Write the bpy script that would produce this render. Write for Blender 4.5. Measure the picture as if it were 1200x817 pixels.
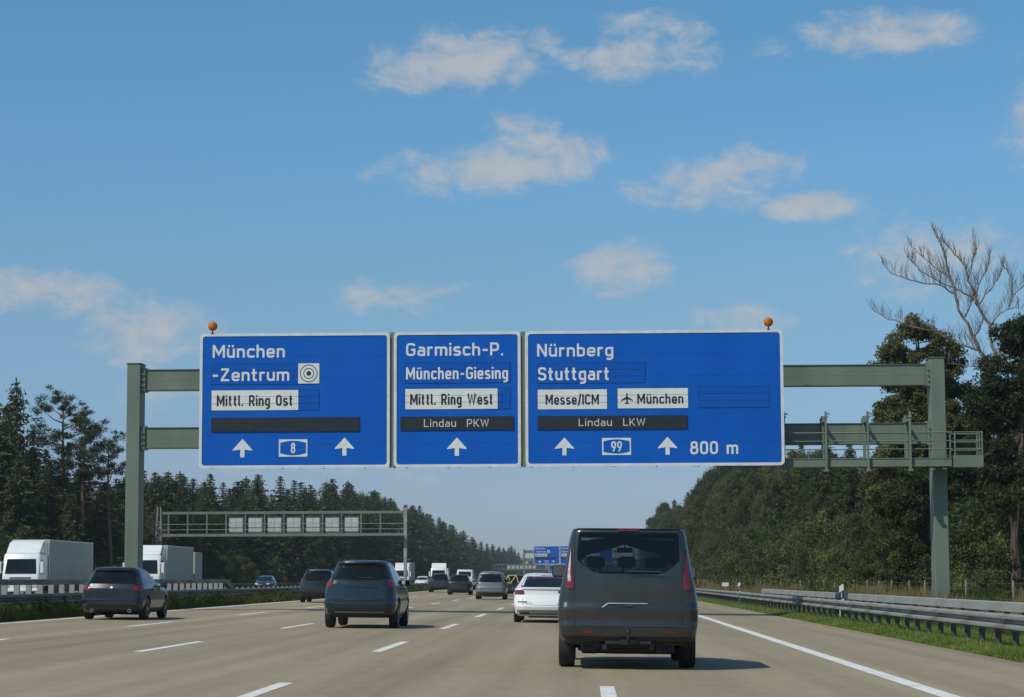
import bpy, bmesh, math, random
import numpy as np
from mathutils import Vector, Matrix

for o in list(bpy.data.objects): bpy.data.objects.remove(o, do_unlink=True)
scene = bpy.context.scene
COL = scene.collection
random.seed(7)
rad = math.radians
PI = math.pi

# ------------------------------------------------------------------ camera
CAMH = 1.248
cd = bpy.data.cameras.new('camera'); cam = bpy.data.objects.new('camera', cd); COL.objects.link(cam)
cd.sensor_width = 36.0; cd.lens = 78.0; cd.clip_start = 0.1; cd.clip_end = 12000
YAW, PITCH, ROLL = 0.03271, 0.10374, 0.004
cam.location = (0, 0, CAMH)
cam.rotation_euler = (Matrix.Rotation(YAW, 3, 'Z') @ Matrix.Rotation(PI/2 + PITCH, 3, 'X') @ Matrix.Rotation(-ROLL, 3, 'Z')).to_euler()
scene.camera = cam
scene.render.resolution_x = 1024; scene.render.resolution_y = 697

# ------------------------------------------------------------------ light and sky
HAZE = .00015
SUN_A, SUN_B = 0.66, 0.58          # shadow offset to the right / forward per metre of height
sdir = Vector((-SUN_A, -SUN_B, 1)).normalized()
sun_el = math.asin(sdir.z); sun_rot = math.atan2(sdir.x, sdir.y)
sl = bpy.data.lights.new('sun', 'SUN'); sl.energy = 3.6; sl.angle = rad(0.53); sl.color = (1.0, 0.94, 0.83)
so = bpy.data.objects.new('sun', sl); COL.objects.link(so)
so.rotation_euler = sdir.to_track_quat('Z', 'Y').to_euler()
scene.view_settings.view_transform = 'Standard'; scene.view_settings.look = 'None'
scene.view_settings.gamma = 1.0; scene.view_settings.exposure = 0.0; scene.view_settings.use_curve_mapping = False

world = bpy.data.worlds.new('World'); scene.world = world; world.use_nodes = True
def build_world():
    nt = world.node_tree; N = nt.nodes; L = nt.links; N.clear()
    out = N.new('ShaderNodeOutputWorld'); bg = N.new('ShaderNodeBackground')
    sky = N.new('ShaderNodeTexSky'); sky.sky_type = 'NISHITA'; sky.sun_disc = False
    sky.sun_elevation = sun_el; sky.sun_rotation = sun_rot
    sky.altitude = 500; sky.air_density = 1.0; sky.dust_density = .6; sky.ozone_density = 2.0
    tc = N.new('ShaderNodeTexCoord')
    sep = N.new('ShaderNodeSeparateXYZ'); L.new(tc.outputs['Generated'], sep.inputs[0])
    def M(op, a, b=None, c=None):
        n = N.new('ShaderNodeMath'); n.operation = op
        for i, v in enumerate((a, b, c)):
            if v is None: continue
            if isinstance(v, (int, float)): n.inputs[i].default_value = v
            else: L.new(v, n.inputs[i])
        return n.outputs[0]
    az = M('MULTIPLY', M('ARCTAN2', sep.outputs[0], sep.outputs[1]), 180/PI)
    el = M('MULTIPLY', M('ARCSINE', sep.outputs[2]), 180/PI)
    cmb = N.new('ShaderNodeCombineXYZ'); L.new(az, cmb.inputs[0]); L.new(el, cmb.inputs[1])
    # fair weather clouds: azimuth, elevation (degrees), half width, half height, strength, tilt
    clouds = [(-3.2, 13.3, 2.7, .82, 1.0, .12), (1.6, 13.35, 2.1, .62, .8, .05), (1.9, 14.15, 1.5, .45, .75, -.1), (8.0, 13.8, 2.3, .58, .95, -.05),
              (-2.2, 10.6, 3.2, .62, .95, .03), (-.9, 11.0, 1.7, .55, .9, .0), (3.6, 10.2, 2.4, .75, .72, .1), (6.0, 9.55, 1.4, .42, 1.1, .05),
              (1.0, 8.0, 1.4, .68, .95, .1), (-4.9, 7.3, 1.9, .5, .55, 0), (-13.7, 7.3, 2.3, .6, .9, -.04), (-11.2, 6.3, 1.9, .85, .78, 0),
              (-10.5, 4.75, 1.6, .5, .42, 0), (8.9, 8.1, 2.5, 1.1, .62, 0), (12.2, 11.4, 1.4, 1.7, .8, 0), (3.9, 6.65, 1.6, .4, .6, 0),
              (-1.8, 11.7, 1.2, .4, .42, 0), (5.0, 13.5, .6, .4, .4, 0), (-4.6, 2.6, .9, .3, .45, 0), (-8.5, 2.9, 2.0, .35, .35, 0)]
    m = None
    for (a, e, rx, ry, st, tl) in clouds:
        s = N.new('ShaderNodeVectorMath'); s.operation = 'SUBTRACT'; L.new(cmb.outputs[0], s.inputs[0]); s.inputs[1].default_value = (a, e, 0)
        r = N.new('ShaderNodeVectorRotate'); r.rotation_type = 'Z_AXIS'; L.new(s.outputs[0], r.inputs[0]); r.inputs['Angle'].default_value = -tl
        k = N.new('ShaderNodeVectorMath'); k.operation = 'MULTIPLY'; L.new(r.outputs[0], k.inputs[0]); k.inputs[1].default_value = (.86/rx, .80/ry, 0)
        d = N.new('ShaderNodeVectorMath'); d.operation = 'LENGTH'; L.new(k.outputs[0], d.inputs[0])
        v = M('MULTIPLY', M('SUBTRACT', 1.0, M('MULTIPLY', d.outputs['Value'], d.outputs['Value'])), st)
        m = v if m is None else M('SMOOTH_MAX', m, v, 0.12)
    ns = N.new('ShaderNodeTexNoise'); ns.inputs['Scale'].default_value = 0.75; ns.inputs['Detail'].default_value = 10; ns.inputs['Roughness'].default_value = .66
    ns.inputs['Distortion'].default_value = .35
    mp = N.new('ShaderNodeMapping'); mp.inputs['Scale'].default_value = (1, 1.55, 1); L.new(cmb.outputs[0], mp.inputs[0]); L.new(mp.outputs[0], ns.inputs[0])
    # small clouds over the unseen rest of the sky, thickened for whiter fill light
    n2 = N.new('ShaderNodeTexNoise'); n2.inputs['Scale'].default_value = 3.2; n2.inputs['Detail'].default_value = 6
    mp2 = N.new('ShaderNodeMapping'); mp2.inputs['Scale'].default_value = (1, 1, 2.6); L.new(tc.outputs['Generated'], mp2.inputs[0]); L.new(mp2.outputs[0], n2.inputs[0])
    outside = N.new('ShaderNodeMath'); outside.operation = 'MAXIMUM'; 
    o1 = M('SMOOTHSTEP' if False else 'GREATER_THAN', M('ABSOLUTE', az), 16.0); o2 = M('GREATER_THAN', el, 17.0)
    L.new(o1, outside.inputs[0]); L.new(o2, outside.inputs[1])
    gen = M('MULTIPLY', M('SUBTRACT', n2.outputs[0], .505), 4.0)
    gen = M('SUBTRACT', M('MULTIPLY', M('ADD', gen, .6), outside.outputs[0]), .6)
    m2 = M('MAXIMUM', m, M('MULTIPLY', gen, 1.0))
    dens = M('ADD', m2, M('MULTIPLY', M('SUBTRACT', ns.outputs[0], .52), 2.7))
    mr = N.new('ShaderNodeMapRange'); mr.interpolation_type = 'SMOOTHSTEP'; L.new(dens, mr.inputs[0])
    mr.inputs[1].default_value = 0.0; mr.inputs[2].default_value = 1.08; mr.inputs[3].default_value = 0; mr.inputs[4].default_value = .86
    up = N.new('ShaderNodeMapRange'); L.new(el, up.inputs[0]); up.inputs[1].default_value = 0.2; up.inputs[2].default_value = 1.5
    cm = M('MULTIPLY', mr.outputs[0], up.outputs[0])
    ccol = N.new('ShaderNodeMix'); ccol.data_type = 'RGBA'; L.new(ns.outputs[0], ccol.inputs[0])
    ccol.inputs[6].default_value = (3.7, 4.15, 4.7, 1); ccol.inputs[7].default_value = (5.05, 5.35, 5.6, 1)
    tint = N.new('ShaderNodeMix'); tint.data_type = 'RGBA'; tint.blend_type = 'MULTIPLY'; tint.inputs[0].default_value = 1
    tr_ = N.new('ShaderNodeValToRGB'); es = tr_.color_ramp.elements; tm = N.new('ShaderNodeMapRange'); L.new(el, tm.inputs[0]); tm.inputs[1].default_value = 0; tm.inputs[2].default_value = 20
    es[0].position = 0; es[0].color = (*SKYRAMP[0][1], 1); es[1].position = 1; es[1].color = (*SKYRAMP[-1][1], 1)
    for q_, c_ in SKYRAMP[1:-1]: e_ = es.new(q_/20); e_.color = (*c_, 1)
    L.new(tm.outputs[0], tr_.inputs[0])
    L.new(sky.outputs[0], tint.inputs[6]); L.new(tr_.outputs[0], tint.inputs[7])
    mix = N.new('ShaderNodeMix'); mix.data_type = 'RGBA'; L.new(cm, mix.inputs[0]); L.new(tint.outputs[2], mix.inputs[6]); L.new(ccol.outputs[2], mix.inputs[7])
    L.new(mix.outputs[2], bg.inputs[0]); bg.inputs[1].default_value = 0.10
    L.new(bg.outputs[0], out.inputs[0])
SKYRAMP = [(0, (.52, .64, .94)), (2.7, (.53, .64, .90)), (7.3, (.62, .83, .93)), (10.6, (.62, .95, 1.08)), (15, (.60, 1.0, 1.1)), (20, (.60, 1.0, 1.1))]   # clear late summer air: degrees above the horizon, colour filter
build_world()

# ------------------------------------------------------------------ materials
def mat(name, c, rough=.6, metal=0.0, c2=None, scale=4.0, lo=.35, hi=.65, bump=0.0, bscale=None, stretch=(1, 1, 1), coat=0.0, spec=.5, detail=5, rvar=0.0):
    m = bpy.data.materials.new(name); m.use_nodes = True
    nt = m.node_tree; N = nt.nodes; L = nt.links; b = N['Principled BSDF']
    b.inputs['Base Color'].default_value = (*c, 1); b.inputs['Roughness'].default_value = rough; b.inputs['Metallic'].default_value = metal
    b.inputs['Coat Weight'].default_value = coat; b.inputs['Coat Roughness'].default_value = .09; b.inputs['Specular IOR Level'].default_value = spec
    tc = N.new('ShaderNodeTexCoord'); mp = N.new('ShaderNodeMapping'); mp.inputs['Scale'].default_value = stretch
    L.new(tc.outputs['Object'], mp.inputs[0])
    if c2 is None: c2 = tuple(v*.82 for v in c)
    ns = N.new('ShaderNodeTexNoise'); ns.inputs['Scale'].default_value = scale; ns.inputs['Detail'].default_value = detail; L.new(mp.outputs[0], ns.inputs[0])
    mr = N.new('ShaderNodeMapRange'); mr.inputs[1].default_value = lo; mr.inputs[2].default_value = hi; L.new(ns.outputs[0], mr.inputs[0])
    mx = N.new('ShaderNodeMix'); mx.data_type = 'RGBA'; mx.inputs[6].default_value = (*c, 1); mx.inputs[7].default_value = (*c2, 1)
    L.new(mr.outputs[0], mx.inputs[0]); L.new(mx.outputs[2], b.inputs['Base Color'])
    if rvar:
        r = N.new('ShaderNodeMapRange'); r.inputs[3].default_value = rough; r.inputs[4].default_value = rough + rvar
        L.new(mr.outputs[0], r.inputs[0]); L.new(r.outputs[0], b.inputs['Roughness'])
    if bump:
        n2 = N.new('ShaderNodeTexNoise'); n2.inputs['Scale'].default_value = bscale or scale*6; n2.inputs['Detail'].default_value = 3; L.new(tc.outputs['Object'], n2.inputs[0])
        bp = N.new('ShaderNodeBump'); bp.inputs['Strength'].default_value = bump; bp.inputs['Distance'].default_value = .02
        L.new(n2.outputs[0], bp.inputs['Height']); L.new(bp.outputs[0], b.inputs['Normal'])
    return m
def leaf_mat(name, c1, c2, trans=.35, rough=.7):
    m = bpy.data.materials.new(name); m.use_nodes = True
    nt = m.node_tree; N = nt.nodes; L = nt.links; N.remove(N['Principled BSDF'])
    out = N['Material Output']
    at = N.new('ShaderNodeAttribute'); at.attribute_name = 'tint'
    oi = N.new('ShaderNodeObjectInfo')
    mx = N.new('ShaderNodeMix'); mx.data_type = 'RGBA'; mx.inputs[6].default_value = (*c1, 1); mx.inputs[7].default_value = (*c2, 1)
    L.new(at.outputs['Fac'], mx.inputs[0])
    hs = N.new('ShaderNodeHueSaturation')
    mr = N.new('ShaderNodeMapRange'); mr.inputs[3].default_value = .68; mr.inputs[4].default_value = 1.5; L.new(oi.outputs['Random'], mr.inputs[0]); L.new(mr.outputs[0], hs.inputs['Value'])
    mh = N.new('ShaderNodeMapRange'); mh.inputs[3].default_value = .525; mh.inputs[4].default_value = .475; L.new(oi.outputs['Random'], mh.inputs[0]); L.new(mh.outputs[0], hs.inputs['Hue'])
    L.new(mx.outputs[2], hs.inputs['Color'])
    df = N.new('ShaderNodeBsdfDiffuse'); tr = N.new('ShaderNodeBsdfTranslucent'); L.new(hs.outputs[0], df.inputs[0]); L.new(hs.outputs[0], tr.inputs[0])
    gl = N.new('ShaderNodeBsdfGlossy'); gl.inputs['Roughness'].default_value = .45; gl.inputs[0].default_value = (.6, .65, .55, 1)
    ms = N.new('ShaderNodeMixShader'); ms.inputs[0].default_value = trans; L.new(df.outputs[0], ms.inputs[1]); L.new(tr.outputs[0], ms.inputs[2])
    m2 = N.new('ShaderNodeMixShader'); m2.inputs[0].default_value = .012; L.new(ms.outputs[0], m2.inputs[1]); L.new(gl.outputs[0], m2.inputs[2])
    L.new(m2.outputs[0], out.inputs[0])
    return m
def paint(name, c, metal=.35, rough=.32, dirt=.06, cr=.09):
    m = mat(name, c, rough=rough, metal=metal, c2=tuple(v*(1-dirt)+.16*dirt for v in c), scale=1.6, coat=.8, rvar=.08)
    m.node_tree.nodes['Principled BSDF'].inputs['Coat Roughness'].default_value = cr; return m

MT = {}
MT['green'] = mat('gantry_green_paint', (.155, .195, .145), .5, c2=(.125, .16, .12), scale=1.3, bump=.05, stretch=(1, 1, .35))
MT['blue'] = mat('sign_blue', (.001, .092, .44), .55, spec=.15, c2=(.002, .105, .475), scale=.8, rvar=.1, stretch=(1, 1, .3))
MT['blue2'] = mat('slat_blue', (.001, .086, .415), .55, spec=.15, c2=(.002, .094, .44), scale=2, rvar=.1)
MT['white'] = mat('sign_white', (.70, .73, .71), .45, c2=(.63, .66, .63), scale=2.5)
MT['black'] = mat('sign_black', (.012, .014, .016), .5)
MT['disp'] = mat('display_black', (.012, .015, .02), .3, c2=(.02, .024, .03), scale=8)
MT['led'] = mat('display_letters', (.62, .62, .6), .5)
MT['signframe'] = mat('sign_edge_white', (.68, .70, .69), .4, c2=(.58, .6, .58), scale=3)
MT['back'] = mat('panel_back_grey', (.50, .53, .53), .45, c2=(.42, .45, .45), scale=1.5)
MT['galv'] = mat('galvanised_steel', (.30, .30, .285), .58, metal=.2, c2=(.17, .165, .15), scale=1.2, bump=.08, rvar=.15, stretch=(1, .35, 1.5))
MT['galv_old'] = mat('weathered_steel', (.22, .215, .21), .6, metal=.3, c2=(.13, .125, .115), scale=1.5, bump=.1, rvar=.15, stretch=(1, .35, 1.5))
MT['galv_light'] = mat('pale_box_beam', (.35, .35, .33), .65, metal=.1, c2=(.24, .235, .215), scale=.9, bump=.05, stretch=(1, .3, 1))
MT['post'] = mat('post_steel', (.12, .115, .105), .7, metal=.1, c2=(.06, .055, .05), scale=3)
MT['amber'] = mat('amber_lens', (.62, .17, .005), .45, spec=.3, c2=(.25, .06, .005), scale=16)
MT['mark'] = mat('road_marking', (.72, .72, .68), .6, c2=(.50, .49, .45), scale=2.2, lo=.45, hi=.75)
MT['tyre'] = mat('tyre_rubber', (.016, .016, .017), .8, c2=(.03, .028, .025), scale=6)
MT['rim'] = mat('alloy_rim', (.42, .43, .44), .35, metal=.8)
MT['rimdark'] = mat('dark_rim', (.08, .08, .085), .4, metal=.6)
MT['plastic'] = mat('black_plastic', (.018, .018, .019), .55)
MT['well'] = mat('wheel_well_black', (.010, .010, .010), .8)
MT['glass'] = mat('dark_car_glass', (.005, .007, .008), .05, coat=.0, spec=.32, c2=(.010, .013, .014), scale=1.2)
def tint_glass(name, tr, base=.02):
    m = bpy.data.materials.new(name); m.use_nodes = True; nt = m.node_tree; N = nt.nodes; L = nt.links; N.remove(N['Principled BSDF'])
    t = N.new('ShaderNodeBsdfTransparent'); t.inputs[0].default_value = (tr*.92, tr, tr, 1); g_ = N.new('ShaderNodeBsdfGlossy'); g_.inputs['Roughness'].default_value = .03
    lw = N.new('ShaderNodeLayerWeight'); lw.inputs[0].default_value = .5; pw = N.new('ShaderNodeMath'); pw.operation = 'POWER'; L.new(lw.outputs['Facing'], pw.inputs[0]); pw.inputs[1].default_value = 4.0
    fr = N.new('ShaderNodeMath'); fr.operation = 'MULTIPLY_ADD'; L.new(pw.outputs[0], fr.inputs[0]); fr.inputs[1].default_value = .7; fr.inputs[2].default_value = .035; ad = N.new('ShaderNodeMixShader'); L.new(fr.outputs[0], ad.inputs[0]); L.new(t.outputs[0], ad.inputs[1]); L.new(g_.outputs[0], ad.inputs[2]); L.new(ad.outputs[0], N['Material Output'].inputs[0]); return m
MT['tint'] = tint_glass('tinted_window', .20); MT['tintclear'] = tint_glass('clear_window', .9); MT['seat'] = mat('seat_cloth', (.03, .03, .032), .9)
MT['mirror'] = mat('mirror_surface', (.20, .22, .225), .06, metal=1)
MT['chrome'] = mat('chrome_trim', (.72, .70, .67), .32, metal=.8)
MT['red'] = mat('tail_light_red', (.20, .010, .012), .2, coat=.6, c2=(.12, .006, .008), scale=22)
MT['redlens'] = mat('tail_light_deep', (.16, .008, .01), .15, coat=.8)
MT['clear'] = mat('clear_lens', (.62, .62, .62), .15, coat=.8, c2=(.35, .35, .36), scale=20)
MT['truckwhite'] = mat('truck_white_paint', (.74, .76, .76), .35, coat=.4, c2=(.66, .68, .68), scale=1)
MT['trailer'] = mat('trailer_panel', (.37, .41, .35), .6, spec=.3, c2=(.33, .37, .315), scale=.8, stretch=(1, 1, .4))
MT['bark'] = mat('bark_brown', (.10, .075, .055), .9, c2=(.055, .042, .033), scale=5, bump=.5, stretch=(3, 3, .5))
MT['pinebark'] = mat('pine_bark_orange', (.24, .125, .07), .9, c2=(.13, .08, .05), scale=3, bump=.5, stretch=(3, 3, .5))
MT['deadwood'] = mat('bleached_dead_wood', (.24, .205, .17), .85, c2=(.09, .075, .06), scale=1.1, bump=.4)
MT['spruce'] = leaf_mat('spruce_needles', (.032, .044, .018), (.070, .086, .034), .3)
MT['pine'] = leaf_mat('pine_needles', (.036, .052, .022), (.080, .104, .046), .25)
MT['leaf'] = leaf_mat('broad_leaves', (.048, .064, .022), (.115, .130, .046), .45)
MT['leafdark'] = leaf_mat('dark_leaves', (.036, .050, .020), (.088, .102, .038), .4)
MT['leaflight'] = leaf_mat('light_leaves', (.06, .095, .028), (.15, .185, .065), .4)
MT['grass'] = leaf_mat('green_grass', (.060, .115, .018), (.20, .27, .060), .4)
MT['weed'] = leaf_mat('weed_green', (.035, .065, .014), (.15, .17, .045), .4)
MT['dry'] = leaf_mat('dry_grass', (.16, .125, .05), (.46, .33, .17), .4)
MT['woodpost'] = mat('fence_post_wood', (.28, .26, .22), .8, c2=(.18, .16, .13), scale=6)
MT['yellow'] = mat('bike_yellow', (.70, .60, .16), .35)

def ground_mat():
    return mat('verge_soil', (.060, .072, .028), .9, c2=(.10, .095, .045), scale=.8, bump=.5, bscale=9, detail=8)
def road_mat():
    m = bpy.data.materials.new('road_surface'); m.use_nodes = True
    nt = m.node_tree; N = nt.nodes; L = nt.links; b = N['Principled BSDF']; b.inputs['Roughness'].default_value = .82
    b.inputs['Specular IOR Level'].default_value = .35
    tc = N.new('ShaderNodeTexCoord'); sep = N.new('ShaderNodeSeparateXYZ'); L.new(tc.outputs['Object'], sep.inputs[0])
    def noise(scale, stretch, detail=5, rough=.55):
        mp = N.new('ShaderNodeMapping'); mp.inputs['Scale'].default_value = stretch; L.new(tc.outputs['Object'], mp.inputs[0])
        n = N.new('ShaderNodeTexNoise'); n.inputs['Scale'].default_value = scale; n.inputs['Detail'].default_value = detail; n.inputs['Roughness'].default_value = rough
        L.new(mp.outputs[0], n.inputs[0]); return n.outputs[0]
    def M(op, a, c=None):
        n = N.new('ShaderNodeMath'); n.operation = op
        for i, v in enumerate((a, c)):
            if v is None: continue
            if isinstance(v, (int, float)): n.inputs[i].default_value = v
            else: L.new(v, n.inputs[i])
        return n.outputs[0]
    streak = noise(1.0, (1.3, .018, 1), 4)
    patch = noise(.12, (1, .3, 1), 6, .6)
    grain = noise(38, (1, 1, 1), 2)
    coarse = noise(3.0, (1, .5, 1), 6, .7)
    # wheel tracks: two darker polished bands in each 3.76 m lane
    x = M('DIVIDE', M('SUBTRACT', sep.outputs[0], .24), 3.76)
    tr = M('COSINE', M('MULTIPLY', x, 4*PI))
    v = M('ADD', M('MULTIPLY', M('SUBTRACT', streak, .5), 1.05), M('MULTIPLY', M('SUBTRACT', patch, .5), .9))
    v = M('ADD', v, M('MULTIPLY', M('SUBTRACT', grain, .5), .38)); v = M('ADD', v, M('MULTIPLY', M('SUBTRACT', coarse, .5), .5))
    v = M('ADD', v, M('MULTIPLY', tr, .06)); v = M('ADD', v, .5)
    cr = N.new('ShaderNodeValToRGB'); e = cr.color_ramp.elements
    e[0].position = .12; e[0].color = (.180, .148, .094, 1); e[1].position = .9; e[1].color = (.355, .292, .190, 1)
    L.new(v, cr.inputs[0])
    # a few tar lines along and across the slabs
    def line(coord, period, offs, width):
        q = M('FRACT', M('DIVIDE', M('ADD', coord, offs), period)); return M('LESS_THAN', q, width/period)
    wob = M('MULTIPLY', M('SUBTRACT', noise(.25, (1, 1, 1), 3), .5), .12)
    l1 = line(M('ADD', sep.outputs[0], wob), 7.52, 7.45-.24+.2, .022)
    l2 = line(M('ADD', sep.outputs[1], wob), 47.0, 11.0, .05)
    lm = M('MULTIPLY', l2, .3)
    mx = N.new('ShaderNodeMix'); mx.data_type = 'RGBA'; L.new(lm, mx.inputs[0]); L.new(cr.outputs[0], mx.inputs[6]); mx.inputs[7].default_value = (.03, .028, .026, 1)
    L.new(mx.outputs[2], b.inputs['Base Color'])
    bp = N.new('ShaderNodeBump'); bp.inputs['Strength'].default_value = .25; bp.inputs['Distance'].default_value = .006; L.new(grain, bp.inputs['Height']); L.new(bp.outputs[0], b.inputs['Normal'])
    return m
MT['ground'] = ground_mat(); MT['road'] = road_mat()

# ------------------------------------------------------------------ object helpers
def tag(o, label=None, cat=None, group=None, kind=None):
    if label: o['label'] = label
    if cat: o['category'] = cat
    if group: o['group'] = group
    if kind: o['kind'] = kind
    return o
def empty(name, label, cat, loc=(0, 0, 0), rz=0, group=None):
    o = bpy.data.objects.new(name, None); COL.objects.link(o); o.location = loc; o.rotation_euler = (0, 0, rz); o.empty_display_size = .3
    return tag(o, label, cat, group)
KIDS = {}
def link(name, me, parent=None, loc=None):
    o = bpy.data.objects.new(name, me); COL.objects.link(o)
    if parent is not None: o.parent = parent; KIDS.setdefault(parent.name, []).append(o)
    if loc is not None: o.location = loc
    return o
def copy_tree(o, parent=None):
    c = o.copy(); COL.objects.link(c); c.parent = parent
    if parent is not None: KIDS.setdefault(parent.name, []).append(c)
    for ch in KIDS.get(o.name, []): copy_tree(ch, c)
    return c
class MB:
    def __init__(s): s.v = []; s.f = []; s.m = []; s.mi = 0
    def add(s, vs, fs):
        n = len(s.v); s.v += [tuple(p) for p in vs]
        for f in fs: s.f.append(tuple(i+n for i in f)); s.m.append(s.mi)
        return s
    def box(s, x0, x1, y0, y1, z0, z1):
        return s.add([(x0, y0, z0), (x1, y0, z0), (x1, y1, z0), (x0, y1, z0), (x0, y0, z1), (x1, y0, z1), (x1, y1, z1), (x0, y1, z1)],
                     [(0, 3, 2, 1), (4, 5, 6, 7), (0, 1, 5, 4), (1, 2, 6, 5), (2, 3, 7, 6), (3, 0, 4, 7)])
    def cbox(s, x0, x1, y0, y1, z0, z1, c):        # box with chamfered vertical and horizontal edges (rounded look)
        pts = []
        for z, k in ((z0, c), (z0+c, 0), (z1-c, 0), (z1, c)):
            a, b_, d, e = x0+k, x1-k, y0+k, y1-k; q = c
            pts.append([(a+q, d, z), (b_-q, d, z), (b_, d+q, z), (b_, e-q, z), (b_-q, e, z), (a+q, e, z), (a, e-q, z), (a, d+q, z)])
        return s.loft(pts, True)
    def loft(s, rings, cap=True, closed=True):
        n = len(rings[0]); vs = [p for r in rings for p in r]; fs = []
        for i in range(len(rings)-1):
            for j in range(n if closed else n-1):
                k = (j+1) % n
                fs.append((i*n+j, i*n+k, (i+1)*n+k, (i+1)*n+j))
        if cap: fs.append(tuple(range(n-1, -1, -1))); fs.append(tuple((len(rings)-1)*n+j for j in range(n)))
        return s.add(vs, fs)
    def tube(s, pts, r, n=6, cap=True):
        pts = [Vector(p) for p in pts]; rr = r if isinstance(r, (list, tuple)) else [r]*len(pts)
        d0 = (pts[1]-pts[0]).normalized(); up = Vector((0, 0, 1)) if abs(d0.z) < .9 else Vector((1, 0, 0))
        u = d0.cross(up).normalized(); rings = []
        for i, p in enumerate(pts):
            d = (pts[min(i+1, len(pts)-1)]-pts[max(i-1, 0)]).normalized()
            u = (u - d*u.dot(d)).normalized(); w = d.cross(u)
            rings.append([p+(u*math.cos(2*PI*k/n)+w*math.sin(2*PI*k/n))*rr[i] for k in range(n)])
        return s.loft(rings, cap)
    def extr(s, poly, axis, a, b_):                # extrude a 2-D polygon along an axis
        def P(p, t):
            return (t, p[0], p[1]) if axis == 'x' else ((p[0], t, p[1]) if axis == 'y' else (p[0], p[1], t))
        return s.loft([[P(p, a) for p in poly], [P(p, b_) for p in poly]], True)
    def lathe_x(s, prof, cx, cy, cz, n=24):        # profile of (x, radius), axis along x
        return s.loft([[(cx+x, cy+r*math.cos(2*PI*k/n), cz+r*math.sin(2*PI*k/n)) for k in range(n)] for x, r in prof], True)
    def mesh(s, name, mats, smooth=0):
        me = bpy.data.meshes.new(name); me.from_pydata(s.v, [], s.f)
        for m in (mats if isinstance(mats, (list, tuple)) else [mats]): me.materials.append(m)
        if any(s.m): me.polygons.foreach_set('material_index', s.m)
        bm = bmesh.new(); bm.from_mesh(me); bmesh.ops.recalc_face_normals(bm, faces=bm.faces); bm.to_mesh(me); bm.free()
        if smooth:
            me.polygons.foreach_set('use_smooth', [True]*len(me.polygons)); me.set_sharp_from_angle(angle=rad(smooth))
        me.update(); return me
    def build(s, name, mats, parent=None, loc=None, smooth=0): return link(name, s.mesh(name, mats, smooth), parent, loc)

def struct(name, mb, m): return tag(mb.build(name, m), kind='structure')

# ------------------------------------------------------------------ the ground, roads and markings
CF = 0.0142
LW = 3.76; X0 = .237
def road_z(x): return -CF*x
XE = X0+LW; XA, XB, XC = X0-LW, X0-2*LW, X0-3*LW; XD = XC-3.47
def ground_z(x):
    return float(np.interp(x, [-6000, -60, -44, -41, -39.2, -19.6, -19.3, -17.5, -15.4, -15.05, -14.9, 6.85, 6.98, 9.0, 11, 14, 18, 26, 80, 6000],
                              [.6, .5, .3, .2, .02, .08, .21, .24, .19, .185, .06, -.26, -.112, -.14, -.22, -.10, .05, .3, .5, .6]))
g = MB(); xs = [-6000, -800, -200, -60, -50, -44, -41, -39.2, -19.6, -19.3, -18.4, -17.5, -16.4, -15.4, -15.05, -14.9, 6.85, 6.98, 8, 9.0, 10, 11, 12.5, 14, 16, 18, 22, 26, 40, 80, 300, 6000]
ys = [-40, 0, 30, 60, 100, 150, 220, 320, 480, 700, 1000, 1500, 2400, 4500, 9000]
g.add([(x, y, ground_z(x)) for y in ys for x in xs], [(j*len(xs)+i, j*len(xs)+i+1, (j+1)*len(xs)+i+1, (j+1)*len(xs)+i) for j in range(len(ys)-1) for i in range(len(xs)-1)])
struct('ground', g, MT['ground'])
r = MB(); rx = [-14.95, 6.9]
r.add([(x, y, z) for y in (-40, 400, 1000, 3500) for x, z in ((-14.95, .03), (-14.95, road_z(-14.95)), (6.9, road_z(6.9)), (6.9, -.25))], [(j*4+i, j*4+i+1, (j+1)*4+i+1, (j+1)*4+i) for j in range(3) for i in range(3)])
struct('road', r, MT['road'])
r = MB()
r.add([(x, y, z) for y in (-40, 400, 1000, 3500) for x, z in ((-39.5, .0), (-39.5, .16), (-19.5, .24), (-19.5, .0))], [(j*4+i, j*4+i+1, (j+1)*4+i+1, (j+1)*4+i) for j in range(3) for i in range(3)])
struct('opposite_road', r, MT['road'])
def opp_z(x): return .16+.08*(x+39.5)/20
mk = MB()
def strip(mb, x, w, y0, y1, zf, t=.004):
    mb.add([(x-w/2, y0, zf(x-w/2)+t), (x+w/2, y0, zf(x+w/2)+t), (x+w/2, y1, zf(x+w/2)+t), (x-w/2, y1, zf(x-w/2)+t)], [(0, 1, 2, 3)])
for xx, w in ((XE, .24), (XD, .22)):
    m_ = MB()
    for y in range(-30, 2400, 60): strip(m_, xx, w, y, y+60, road_z)
    tag(m_.build('edge_line', MT['mark']), kind='structure')
for xx in (-38.9, -20.1):
    m_ = MB(); strip(m_, xx, .2, -30, 2400, opp_z); tag(m_.build('edge_line', MT['mark']), kind='structure')
dash0 = MB(); dash0.add([(-.085, 0, .085*CF), (.085, 0, -.085*CF), (.085, 6, -.085*CF), (-.085, 6, .085*CF)], [(0, 1, 2, 3)])
dme = dash0.mesh('lane_dash', MT['mark'])
for xx, ph in ((X0, 20.3), (XA, 20.2), (XB, 36.9-18), (XC, 37.2-18)):
    for k in range(34 if xx != X0 else 30):
        o = link('lane_dash', dme, None, (xx, ph+17.2*k-17.2, road_z(xx)+.004)); tag(o, kind='structure')
for xx in (-35.1, -31.3, -27.6, -23.8):
    for k in range(26):
        o = link('lane_dash', dme, None, (xx, 60+18*k, opp_z(xx)+.005)); tag(o, kind='structure')

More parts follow.
